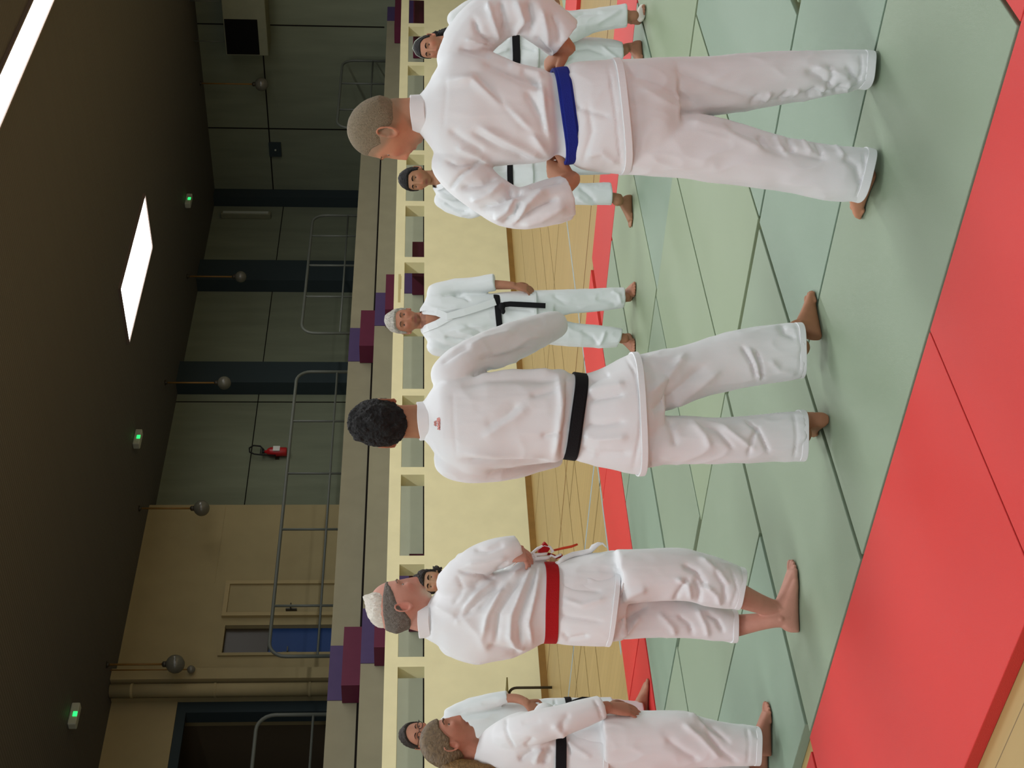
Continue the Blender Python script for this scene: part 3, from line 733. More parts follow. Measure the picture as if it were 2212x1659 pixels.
def band(name, a, b, dist, depth, height, mat, person, thick=0.010, sag=0.0, n=72, p=2.2):
    """flat belt round the waist between two photo points"""
    A, B = P(a[0], a[1], dist), P(b[0], b[1], dist); c = (A+B)/2; ax = (A-B)/2; ux = unit(ax); uz = unit(np.cross(ux, nAH)); uz = uz if uz[2] > 0 else -uz
    ay = np.cross(uz, ux); ay = ay if ay @ nAH > 0 else -ay
    vs = []
    for k in range(n):
        an = 2*math.pi*k/n; co_, si = math.cos(an), math.sin(an)
        ca = math.copysign(abs(co_)**(2/p), co_); sa = math.copysign(abs(si)**(2/p), si)
        for (g, z) in ((0, 0.5), (0, -0.5), (-thick, -0.5), (-thick, 0.5)):
            la = np.linalg.norm(ax)+g; ld = depth+g
            vs.append(c + ux*la*ca + ay*ld*sa + uz*(z*height - sag*abs(co_)**2 + 0.002*math.sin(an*3)))
    fs = []
    for k in range(n):
        j = (k+1) % n
        for e in range(4): fs.append((k*4+e, k*4+(e+1) % 4, j*4+(e+1) % 4, j*4+e))
    mb = MB(); mb.add(vs, fs)
    return mb.build(name, mat, person, smooth=False, bevel=0.002, origin=person.location)
def hem(name, tf, a, b, dist, depth, mat, person, height=.022, p=2.2):
    return band(name, tf(*a), tf(*b), dist, depth+.002, height, mat, person, .006, 0.0, 80, p)
def strap(name, pts, width, thick, mat, person, wdir=None):
    """flat strip (belt end, lapel) along 3-D points; wdir: direction of its width"""
    pts = [np.array(q, float) for q in pts]; mb = MB(); vs = []; n = len(pts)
    for i, q in enumerate(pts):
        t = unit(pts[min(i+1, n-1)]-pts[max(i-1, 0)]); w = np.array(wdir if wdir is not None else nAS); w = unit(w - t*(w @ t)); nn = np.cross(t, w)
        ww = width[i] if isinstance(width, (list, tuple)) else width
        for a, b in ((0.5, 0.5), (0.5, -0.5), (-0.5, -0.5), (-0.5, 0.5)): vs.append(q + w*ww*a + nn*thick*b)
    fs = [(i*4+e, i*4+(e+1) % 4, (i+1)*4+(e+1) % 4, (i+1)*4+e) for i in range(n-1) for e in range(4)] + [(3, 2, 1, 0), tuple((n-1)*4+e for e in range(4))]
    mb.add(vs, fs)
    return mb.build(name, mat, person, bevel=min(0.002, thick*0.3), origin=person.location)

def face_parts(person, frame, brow=(40, 30, 24), brow_w=0.0030, open_=1.0, **hk):
    """eyes and eyebrows set into the face"""
    p, fs = head_dirs(90, 70); S = head_surface(p, **hk); fr = S[p[:, 1] > 0.2]
    def surf(x, z): i = np.argmin((fr[:, 0]-x)**2+(fr[:, 2]-z)**2); return fr[i, 1]
    bm_ = material('eyebrow', brow, 0.8, 0.1)
    for s in (1, -1):
        cy = surf(s*0.033, 0.006)-0.0075
        mb = MB(); n = 14; vs = []; r = 0.0120; mi = []
        for i in range(n+1):
            a = math.pi*i/n
            for k in range(18):
                t = 2*math.pi*k/18
                vs.append(to_world(frame, np.array([[s*0.033 + r*math.sin(a)*math.cos(t), cy + r*math.cos(a), 0.006 + r*0.46*open_*math.sin(a)*math.sin(t)]]))[0])
        for i in range(n): mb.add([], [], 0); mb.f += [(i*18+k, i*18+(k+1) % 18, (i+1)*18+(k+1) % 18, (i+1)*18+k) for k in range(18)]; mb.m += [1 if i < 4 else 0]*18
        mb.v = [tuple(v) for v in vs]
        mb.build('eye', [M['eye_white'], M['eye_dark']], person, smooth=True, origin=person.location)
        pts = []
        for t in np.linspace(0, 1, 7):
            x = s*(0.014+0.035*t); z = 0.0275+0.0055*math.sin(math.pi*min(1, t*1.1)); pts.append(Vector(to_world(frame, np.array([[x, surf(x, z)-0.0008, z]]))[0]))
        MB().tube(pts, [brow_w*v for v in (0.8, 1.1, 1.15, 1.1, 0.95, 0.75, 0.4)], 8).build('eyebrow', bm_, person, smooth=True, origin=person.location)

def skin_tint(co, frame, base, lips=(150, 80, 74), blush=(200, 110, 90), stubble=None, scalp=None):
    """skin colours: lips, cheeks, shaven chin"""
    b = np.array(lin(base)[:3]); out = np.tile(b, (len(co), 1))
    loc = (co-frame[0]) @ np.linalg.inv(frame[1])
    near = (np.abs(loc[:, 0]) < 0.11) & (np.abs(loc[:, 1]) < 0.14) & (np.abs(loc[:, 2]) < 0.14)
    X, Y, Z = loc[:, 0], loc[:, 1], loc[:, 2]
    def mixin(w, c):
        w = np.clip(w, 0, 1)*near
        out[:] = out*(1-w[:, None]) + np.array(lin(c)[:3])*w[:, None]
    fr = sstep(Y, 0.03, 0.06)
    mixin(0.45*fr*(np.exp(-((np.abs(X)-0.043)/0.02)**2-((Z+0.025)/0.02)**2)), blush)
    mixin(0.5*fr*np.exp(-(X/0.016)**2-((Z+0.04)/0.014)**2), blush)
    if stubble: mixin(0.75*fr*sstep(-Z, 0.052, 0.075)*sstep(np.abs(X), 0.0, 0.02)+0.6*fr*sstep(-Z, 0.085, 0.1), stubble)
    mixin(0.85*fr*np.exp(-(X/0.022)**4-((Z+0.0695)/0.0095)**4), lips)
    mixin(0.5*np.exp(-((np.abs(X)-0.08)/0.012)**2-((Y+0.014)/0.02)**2-((Z+0.01)/0.03)**2), blush)
    if scalp: mixin(scalp[0](X, Y, Z), scalp[1])
    return out

def clothes(name, bd, person, mat, folds=(), voxel=0.008, smooth=4, wrinkle=0.003, wscale=9.0, seed=0.0, cut=None, stretch=(1, 1, 0.55)):
    co, fa = fuse(bd, voxel, smooth)
    co = crease(co, fa, folds, wrinkle, wscale, seed, stretch)
    if cut:                                  # neck opening: drop the cloth inside a photo polygon on the viewer's side
        x, y = to_px(co); nr = normals(co, fa); v = co-CAMP; inside = np.zeros(len(co), bool); poly = cut
        j = len(poly)-1
        for i in range(len(poly)):
            (xi, yi), (xj, yj) = poly[i], poly[j]
            c = ((yi > y) != (yj > y)) & (x < (xj-xi)*(y-yi)/(yj-yi+1e-9)+xi); inside ^= c; j = i
        inside &= ((nr*v).sum(1) < 0.15)
        fa = fa[~inside[fa].any(1)]
    return emit_mesh(name, co, fa, mat, person)
def skin_body(person, bd, frame, tint, voxel=0.004, smooth=2, hk={}):
    p, fs = head_dirs(); S = head_surface(p, **hk)
    bd.add(list(to_world(frame, S)), fs)
    for s in (1, -1): ear_shapes(bd, frame, s)
    co, fa = fuse(bd, voxel, smooth)
    return emit_mesh('body', co, fa, M['skin'], person, tint=skin_tint(co, frame, **tint))
# ------------------------------------------------------------------ the people (outlines measured on the photo, each at its own distance)
def crop(x0, y0, s): return lambda x, y: (x0+x*s, y0+y*s)
zA = crop(700, 0, 0.31646); zB = crop(700, 525, 0.31646); zC = crop(700, 1050, 0.36707)
zD = crop(1400, 620, 0.37368); zE = crop(1400, 1040, 0.3732); zF = crop(1080, 1440, 0.12658); zG = crop(780, 0, 0.09946); zH = crop(840, 1500, 0.11754); zI = crop(1060, 380, 0.18083); zJ = crop(1020, 1140, 0.13562)
def rings(tf, rows, dist): return [ring(tf(*r[0]), tf(*r[1]), dist+(r[3] if len(r) > 3 else 0), r[2]) for r in rows]
def pts3(tf, rows, dist): return [P(*tf(x, y), dist+dd) for x, y, dd in rows]
ident = lambda x, y: (x, y)
def person_at(label, x, y):
    g = ground(x, y)
    return thing('person', label, 'person', (float(g[0]), float(g[1]), 0.04))

# ===== man in the blue belt, seen from behind, hands on his hips
def man_blue():
    pe = person_at('person from behind in white gi and blue belt, shaved head, hands on hips', 1890, 270)
    D = 4.70
    # --- jacket
    bd = Body()
    bd.loft(rings(zA, [((590, 690), (600, 905), .062), ((650, 655), (668, 925), .075), ((722, 560), (722, 985), .09), ((785, 445), (790, 1090), .105), ((865, 345), (880, 1150), .118), ((1000, 330), (1000, 1165), .13),
        ((1150, 365), (1140, 1135), .13), ((1300, 432), (1300, 1118), .13), ((1420, 462), (1430, 1108), .128), ((1500, 478), (1535, 1085), .122), ((1535, 500), (1590, 1050), .108), ((1600, 486), (1665, 1082), .110),
        ((1690, 436), (1765, 1150), .132), ((1820, 424), (1900, 1168), .148), ((1978, 412), (2060, 1184), .16)], D), 40, 2.3)
    bd.chain(pts3(zA, [(915, 395, .0), (1050, 190, .0), (1220, 70, -.01), (1370, 55, -.02), (1500, 150, 0), (1640, 262, .02)], D), [.072, .084, .080, .078, .076, .074], 16, True)
    bd.chain(pts3(zA, [(905, 1120, .0), (1060, 1290, .0), (1240, 1410, -.02), (1340, 1428, -.03), (1500, 1392, -.02), (1655, 1352, .0)], D), [.085, .074, .070, .066, .074, .074], 16, True)
    F = lambda l, w, mm: ([zA(*q) for q in l], w, mm)
    folds = [F([(820, 560), (1010, 540), (1250, 740), (1420, 900), (1540, 1070)], 9, 10), F([(1010, 490), (1150, 640), (1350, 850), (1500, 960)], 8, -9), F([(1050, 860), (1250, 960), (1500, 1075)], 8, 8),
        F([(1010, 900), (1200, 1010), (1400, 1090)], 6, -6), F([(1080, 420), (1300, 520), (1480, 560)], 8, -8), F([(1250, 440), (1420, 500), (1500, 520)], 6, 7), F([(1380, 620), (1480, 780), (1530, 960)], 8, -8),
        F([(1480, 560), (1500, 760), (1530, 960)], 7, 9), F([(1480, 620), (1430, 540), (1340, 480)], 6, -6), F([(850, 880), (960, 960), (1090, 1040)], 8, -6), F([(900, 1000), (1050, 1060), (1130, 1120)], 6, 6),
        F([(920, 330), (1040, 350), (1140, 380)], 6, -7), F([(820, 1090), (900, 1130), (1100, 1100)], 5, -7), F([(860, 1290), (940, 1190), (1060, 1110)], 4, -7), F([(840, 500), (830, 700), (810, 900)], 3, -1.0),
        # sleeve with the bent elbow, left
        F([(930, 1290), (1080, 1260), (1180, 1200)], 7, -10), F([(1000, 1370), (1130, 1330), (1220, 1250)], 7, 9), F([(1060, 1430), (1190, 1400), (1290, 1310)], 7, -11), F([(1160, 1490), (1250, 1440), (1310, 1350)], 7, 11),
        F([(1220, 1530), (1300, 1470), (1330, 1370)], 6, -11), F([(1300, 1540), (1380, 1400), (1520, 1290)], 7, 10), F([(1290, 1545), (1430, 1440), (1600, 1340)], 8, -12), F([(1340, 1540), (1480, 1500), (1650, 1400)], 8, 6),
        F([(1260, 1260), (1290, 1330), (1350, 1300)], 6, -12), F([(1400, 1280), (1500, 1250), (1620, 1230)], 6, -7),
        # sleeve right
        F([(960, 270), (1120, 300), (1160, 330)], 5, 6), F([(1020, 120), (1060, 230), (1150, 310)], 6, -9), F([(1120, 10), (1150, 140), (1190, 270)], 6, 9), F([(1200, 0), (1230, 130), (1230, 240)], 6, -9), F([(1310, 0), (1370, 140), (1280, 230)], 7, 10),
        F([(1400, 0), (1420, 160), (1400, 240)], 7, -12), F([(1480, 60), (1520, 200), (1540, 330)], 7, 8), F([(1560, 90), (1600, 180), (1610, 300)], 6, -6), F([(1440, 250), (1560, 380)], 5, -6),
        # skirt
        F([(1760, 1130), (1830, 900), (1800, 700)], 6, -3), F([(1690, 720), (1820, 760), (1950, 800)], 5, -3), F([(1790, 1060), (1900, 1040), (2000, 1120)], 7, 4), F([(1940, 440), (1990, 750), (2030, 1150)], 2.5, -2.5)]
    clothes('jacket', bd, pe, M['gi'], folds, 0.0065, 4, .0022, 8, 3.1)
    # --- trousers
    bd = Body()
    bd.loft(rings(ident, [((1200, 150), (1225, 352), .10), ((1260, 140), (1275, 362), .118), ((1340, 132), (1360, 374), .128), ((1400, 129), (1420, 380), .125), ((1450, 129), (1465, 383), .10)], D), 32)
    bd.loft(rings(ident, [((1330, 130), (1360, 250), .105), ((1420, 129), (1440, 262), .105), ((1500, 126), (1500, 254), .098), ((1600, 119), (1603, 241), .088), ((1700, 113), (1704, 222), .08), ((1800, 110), (1805, 205), .078), ((1876, 112), (1869, 190), .076)], D+.03), 28)
    bd.loft(rings(ident, [((1360, 250), (1340, 374), .105), ((1440, 250), (1430, 382), .108), ((1510, 250), (1505, 388), .104), ((1600, 268), (1595, 398), .096), ((1700, 298), (1688, 411), .09), ((1800, 317), (1782, 430), .088), ((1880, 321), (1852, 434), .085)], D), 28)
    folds = [([(x0, 226-(x0-1620)*.12), (x0+dx, 204-(x0-1620)*.12)], 5, a) for x0, dx, a in ((1620, 22, -5), (1650, 16, 5), (1680, 24, -6), (1712, 14, 5), (1742, 22, -6), (1772, 12, 5), (1800, 20, -6), (1828, 10, 5))]
    folds += [([(x0, 290+(x0-1640)*.12), (x0+dx, 322+(x0-1640)*.12)], 5, a) for x0, dx, a in ((1640, 16, -5), (1672, 24, 5), (1700, 14, -5), (1730, 24, 4), (1762, 14, -5), (1800, 24, 5))]
    folds += [([(1345, 150), (1420, 180), (1500, 225)], 10, -7), ([(1380, 190), (1450, 225), (1500, 240)], 9, 4), ([(1450, 150), (1560, 190), (1640, 215)], 9, -6),
        ([(1480, 262), (1560, 280), (1660, 330)], 12, 7), ([(1560, 262), (1640, 300), (1700, 340)], 10, -7), ([(1660, 295), (1720, 330), (1790, 345)], 7, -5), ([(1620, 225), (1700, 215), (1860, 188)], 3, -3),
        ([(1740, 150), (1770, 165), (1800, 195)], 8, -6), ([(1760, 145), (1800, 155), (1840, 170)], 7, 6), ([(1790, 140), (1800, 165), (1790, 190)], 5, -6), ([(1830, 140), (1840, 165), (1860, 180)], 5, -5), ([(1700, 215), (1760, 200), (1800, 205)], 6, -6),
        ([(1820, 340), (1850, 360), (1860, 400)], 7, -5), ([(1865, 325), (1870, 370), (1850, 425)], 2.5, -3), ([(1858, 118), (1862, 150), (1852, 190)], 2.5, -3)]
    clothes('trousers', bd, pe, M['gi'], folds, 0.0065, 4, .0034, 9, 8.4)
    hem('jacket_hem', zA, (1974, 405), (2056, 1190), D, .16, M['gi'], pe, .024, 2.3)
    hem('trouser_hem', ident, (1876, 320), (1848, 436), D, .085, M['gi'], pe, .03); hem('trouser_hem', ident, (1872, 110), (1865, 192), D+.03, .076, M['gi'], pe, .03)
    band('belt', zA(1598, 466), zA(1692, 1118), D, .127, .048, M['belt_blue'], pe, .012)
    band('belt_wrap', zA(1602, 464), zA(1690, 1120), D, .132, .034, M['belt_blue'], pe, .012)
    # --- body
    fr = head_frame(P(*zA(423, 872), D-.0), view_vec(-.86, .48, -.20), view_vec(-.14, .10, 1), 1.04)
    bd = Body()
    bd.chain([P(*zA(470, 800), D), P(*zA(560, 800), D), P(*zA(680, 790), D), P(*zA(800, 770), D)], [.062, .060, .064, .07])
    bd.loft(rings(zA, [((760, 560), (775, 980), .07), ((1000, 420), (1000, 1080), .09), ((1400, 540), (1430, 1030), .085), ((1620, 540), (1670, 1030), .085), ((1900, 500), (1950, 1090), .10), ((2100, 500), (2150, 1090), .09)], D), 24)
    for a, b, c, dd in (((1300, 190), (1600, 185), (1835, 162), .03), ((1300, 310), (1600, 335), (1835, 373), 0)):
        bd.chain([P(*a, D+dd), P(*b, D+dd), P(*c, D+dd)], [.07, .05, .04])
    bd.chain(pts3(zA, [(880, 400, 0), (1220, 80, 0), (1370, 60, 0), (1560, 230, .02), (1655, 330, .03)], D), [.05, .04, .038, .036, .029])
    bd.chain(pts3(zA, [(905, 1120, 0), (1240, 1405, 0), (1340, 1425, 0), (1560, 1330, .0), (1690, 1225, .03)], D), [.05, .04, .038, .038, .030])
    wl = P(*zA(1690, 1222), D+.03)
    hand(bd, wl, view_vec(.42, .50, .74), view_vec(-.72, -.62, .28), 1, 1.0, (.95, .95, .9, .8), .1, .02, tdir=view_vec(.80, -.02, .55))
    wr = P(*zA(1662, 330), D+.03)
    hand(bd, wr, view_vec(-.50, .50, .66), view_vec(.70, -.62, .28), -1, 1.0, (.95, .95, .9, .8), .1, .02, tdir=view_vec(-.85, -.02, .42))
    hl = ground(1892, 378); hr = ground(1888, 160)
    foot(bd, hl, view_vec(-.50, .86, 0), 1, P(1800, 372, D), .25); foot(bd, hr, view_vec(.25, .97, 0), -1, P(1800, 160, D+.03), .25)
    sc = lambda X, Y, Z: .85*sstep(Z-np.interp(Y, [-.1, -.03, .02, .06, .1], [-.066, -.045, 0.0, .045, .06]), -.022, .012)*sstep(.085-np.abs(X), .0, .006)
    skin_body(pe, bd, fr, dict(base=(190, 134, 104), stubble=(156, 112, 86), scalp=(sc, (138, 116, 92))), .004)
    band('collar', zA(632, 652), zA(648, 922), D, .088, .046, M['gi'], pe, .008)
    hl_ = lambda S, p: sstep(S[:, 2]-np.interp(S[:, 1], [-.1, -.045, -.028, -.012, .022, .036, .06, .1], [-.052, -.048, -.038, .002, .004, .036, .054, .060]), -.010, .030)
    hair_shell('hair', pe, fr, hl_, .0034, hair_material('buzz_cut', (134, 120, 96), .22, .7, (60, 60, 60)), .12, 90, .006)
    face_parts(pe, fr, (110, 84, 60))
man_blue()

# ===== dark-haired man seen from behind, black belt
def man_black():
    pe = person_at('person from behind with short black hair, white gi and black belt, back badge', 1785, 815)
    D = 5.28
    bd = Body()
    bd.loft(rings(zB, [((640, 1105), (655, 1318), .060), ((690, 1070), (712, 1368), .078), ((745, 985), (765, 1440), .098), ((810, 910), (840, 1530), .118), ((950, 895), (980, 1590), .132), ((1100, 885), (1130, 1575), .138), ((1300, 882), (1300, 1530), .138),
        ((1500, 872), (1500, 1505), .142), ((1620, 862), (1590, 1492), .142), ((1690, 895), (1640, 1470), .125), ((1790, 890), (1700, 1475), .125), ((1880, 862), (1830, 1515), .145), ((2000, 800), (1990, 1552), .165), ((2118, 746), (2162, 1588), .175)], D), 40, 2.2)
    bd.chain(pts3(zB, [(850, 900, 0), (960, 810, .02), (1090, 745, .08), (1250, 690, .14), (1420, 620, .20), (1575, 560, .25)], D), [.07, .072, .070, .076, .068, .055], 16, False)
    bd.chain(pts3(zB, [(880, 1480, 0), (1000, 1535, .0), (1120, 1540, .02), (1300, 1515, .06), (1480, 1475, .12), (1570, 1468, .16)], D), [.074, .058, .054, .052, .045, .036])
    F = lambda l, w, mm: ([zB(*q) for q in l], w, mm)
    folds = [F([(880, 1010), (885, 1200), (905, 1465)], 3, -1.2), F([(1000, 915), (1200, 895), (1600, 885)], 6, 9), F([(1000, 905), (1100, 880), (1230, 870)], 5, -10), F([(920, 990), (1100, 935), (1500, 935), (1690, 915)], 8, -5),
        F([(930, 1480), (1120, 1492), (1350, 1490), (1560, 1500)], 5, -9), F([(960, 1430), (1200, 1455), (1500, 1460)], 8, 5), F([(1080, 1330), (1300, 1190), (1400, 1120)], 10, 4), F([(1100, 1250), (1250, 1180), (1330, 1090)], 9, -4),
        F([(1400, 1050), (1560, 1000), (1640, 960)], 7, -5), F([(1660, 890), (1665, 1050), (1650, 1200), (1620, 1470)], 6, -8), F([(1600, 900), (1625, 1100), (1600, 1300), (1570, 1470)], 7, 8), F([(1480, 1320), (1560, 1300), (1640, 1290)], 6, -5),
        F([(1100, 1560), (1300, 1545), (1480, 1520)], 5, -5), F([(960, 720), (1090, 660), (1300, 600)], 7, 5), F([(1060, 800), (1240, 760), (1420, 700)], 7, -7), F([(1120, 860), (1260, 800), (1330, 790)], 6, 7), F([(1150, 760), (1260, 740), (1400, 650), (1500, 640)], 7, 5), F([(800, 820), (930, 730), (1010, 700)], 5, -5),
        F([(1800, 950), (1850, 940), (1950, 890)], 6, -6), F([(1800, 1080), (1880, 1060), (2050, 1030)], 6, -6), F([(1790, 1020), (1900, 990), (2060, 960)], 8, 6), F([(1770, 1240), (1900, 1240), (2060, 1220)], 7, -6), F([(1760, 1310), (1880, 1340), (2080, 1320)], 8, 6), F([(1740, 1400), (1880, 1440), (2100, 1440)], 8, -5),
        F([(2060, 780), (2130, 900), (2165, 1100), (2160, 1300), (2110, 1560)], 3, -3)]
    clothes('jacket', bd, pe, M['gi'], folds, .0068, 4, .0024, 8, 21.0)
    bd = Body()
    bd.loft(rings(ident, [((1255, 812), (1240, 985), .105), ((1320, 795), (1310, 1002), .125), ((1390, 785), (1385, 1010), .125), ((1430, 790), (1425, 1005), .10)], D), 30)
    bd.loft(rings(zD, [((-60, 395), (60, 730), .095), ((80, 365), (170, 690), .095), ((200, 338), (300, 642), .092), ((330, 300), (450, 605), .088), ((480, 258), (620, 572), .084), ((700, 225), (800, 540), .08), ((872, 208), (880, 526), .078)], D+.03), 28)
    bd.loft(rings(zD, [((-60, 735), (-60, 1026), .10), ((50, 745), (50, 1025), .10), ((200, 750), (200, 1022), .095), ((400, 757), (400, 1018), .09), ((600, 745), (600, 1015), .084), ((760, 728), (760, 1013), .08), ((890, 712), (888, 1007), .076)], D-.02), 28)
    G = lambda l, w, mm: ([zD(*q) for q in l], w, mm)
    folds = [G([(20, 720), (160, 600), (330, 450)], 10, -8), G([(0, 620), (120, 520), (220, 380)], 9, 7), G([(130, 700), (260, 600), (420, 480)], 9, 6), G([(540, 340), (600, 440), (630, 540)], 4, -7), G([(620, 370), (650, 460), (660, 540)], 4, -7), G([(580, 350), (625, 450), (645, 540)], 4, 6),
        G([(760, 210), (790, 270), (860, 300)], 7, -5), G([(700, 420), (760, 480), (860, 500)], 7, 4), G([(120, 770), (150, 860), (160, 920)], 7, -6), G([(300, 800), (400, 830), (500, 940)], 5, -5), G([(560, 770), (640, 830), (700, 960)], 4, -6), G([(580, 980), (600, 880), (640, 800)], 4, -5), G([(420, 800), (520, 870), (620, 940)], 5, 5), G([(240, 770), (330, 860), (360, 930)], 7, 5), G([(840, 725), (860, 860), (845, 1000)], 3, -2.5), G([(855, 215), (890, 350), (875, 500)], 3, -2.5)]
    clothes('trousers', bd, pe, M['gi'], folds, .0068, 4, .0036, 9, 2.7)
    hem('jacket_hem', zB, (2114, 742), (2158, 1592), D, .175, M['gi'], pe, .024)
    hem('trouser_hem', zD, (866, 204), (874, 530), D+.03, .078, M['gi'], pe, .024); hem('trouser_hem', zD, (884, 709), (882, 1010), D-.02, .076, M['gi'], pe, .024)
    band('belt', zB(1748, 884), zB(1666, 1482), D, .140, .047, M['belt_black'], pe, .012)
    band('belt_wrap', zB(1750, 888), zB(1664, 1478), D, .144, .036, M['belt_black'], pe, .012)
    fr = head_frame(P(*zB(412, 1226), D), view_vec(.06, 1, -.06), view_vec(0, 0, 1), 1.0)
    bd = Body()
    bd.chain([P(*zB(470, 1222), D), P(*zB(600, 1216), D), P(*zB(700, 1220), D), P(*zB(800, 1220), D)], [.06, .060, .064, .07])
    bd.loft(rings(zB, [((770, 1050), (780, 1380), .07), ((1000, 980), (1000, 1480), .09), ((1400, 960), (1400, 1420), .09), ((1700, 980), (1680, 1400), .09), ((1900, 960), (1900, 1440), .1), ((2080, 960), (2080, 1440), .09)], D), 24)
    bd.chain([P(*zD(-40, 560), D+.03), P(*zD(400, 440), D+.03), P(*zD(880, 350), D+.03)], [.07, .05, .038]); bd.chain([P(*zD(-40, 880), D), P(*zD(400, 890), D-.02), P(*zD(890, 850), D-.02)], [.07, .05, .038])
    bd.chain(pts3(zB, [(850, 920, 0), (1090, 760, .1), (1300, 680, .18), (1420, 612, .24)], D), [.05, .042, .04, .03])
    bd.chain(pts3(zB, [(880, 1470, 0), (1100, 1530, .03), (1300, 1500, .08), (1540, 1420, .18)], D), [.05, .04, .038, .028])
    hand(bd, P(*zB(1420, 610), D+.24), view_vec(.12, 1, .05), view_vec(.5, 0, .6), 1, .9)
    hand(bd, P(*zB(1480, 1400), D+.20), view_vec(.4, .9, .0), view_vec(-.5, .3, .6), -1, .95)
    hr = ground(*zD(1003, 285)); hl = ground(*zD(1046, 765))
    foot(bd, hr, view_vec(.80, .60, 0), -1, P(*zD(850, 330), D+.03), .245); foot(bd, hl, view_vec(-.18, .98, 0), 1, P(*zD(850, 800), D), .245)
    skin_body(pe, bd, fr, dict(base=(164, 114, 84)), .004)
    hair_shell('hair', pe, fr, hairline(.058, -.012, -.088, .034), lambda S, p: .008+.007*np.clip(p[:, 2], 0, 1)+.008*np.clip(-p[:, 1], 0, 1), hair_material('black_hair', (16, 15, 15), .3, .75, (20, 20, 20)), .5, 85, .010)
    face_parts(pe, fr, (30, 26, 24))
    band('collar', zB(668, 1082), zB(690, 1346), D, .086, .040, M['gi'], pe, .008)
    # pink maker's badge sewn below the collar
    mk = material('badge_pink', (220, 152, 144), .8, .1); N = crop(840, 830, .09946)
    b = MB()
    def mark(pl, w):
        pp = [Vector(P(*N(*q), D-.1225)) for q in pl]; b.tube(pp, w, 6)
    for k in range(5):
        a = 2*math.pi*k/5
        mark([(925+30*math.cos(a)-10, 858+42*math.sin(a)), (925+34*math.cos(a), 858+46*math.sin(a)), (925+30*math.cos(a)+10, 858+42*math.sin(a)+8)], .0036)
    mark([(915, 850), (935, 866)], .003)
    for pl in ([(990, 985), (1075, 985)], [(990, 985), (1060, 940)], [(1060, 940), (990, 925)], [(1070, 960), (1000, 900)], [(990, 925), (1075, 925)], [(1075, 890), (1010, 890)], [(1045, 890), (1010, 855)], [(1040, 880), (1075, 855)], [(1072, 835), (1020, 830), (990, 800), (1000, 750), (1050, 735), (1072, 770), (1060, 815)], [(1005, 790), (1060, 770)]): mark(pl, .0030)
    ob = b.build('badge', mk, pe, smooth=True, origin=pe.location); ob['label'] = 'small pink flower and letters badge'
    # lay the badge onto the cloth
    sw = ob.modifiers.new('lay', 'SHRINKWRAP'); sw.target = [c for c in pe.children if c.name.startswith('jacket')][0]; sw.wrap_method = 'NEAREST_SURFACEPOINT'; sw.wrap_mode = 'ABOVE_SURFACE'; sw.offset = .0012
man_black()
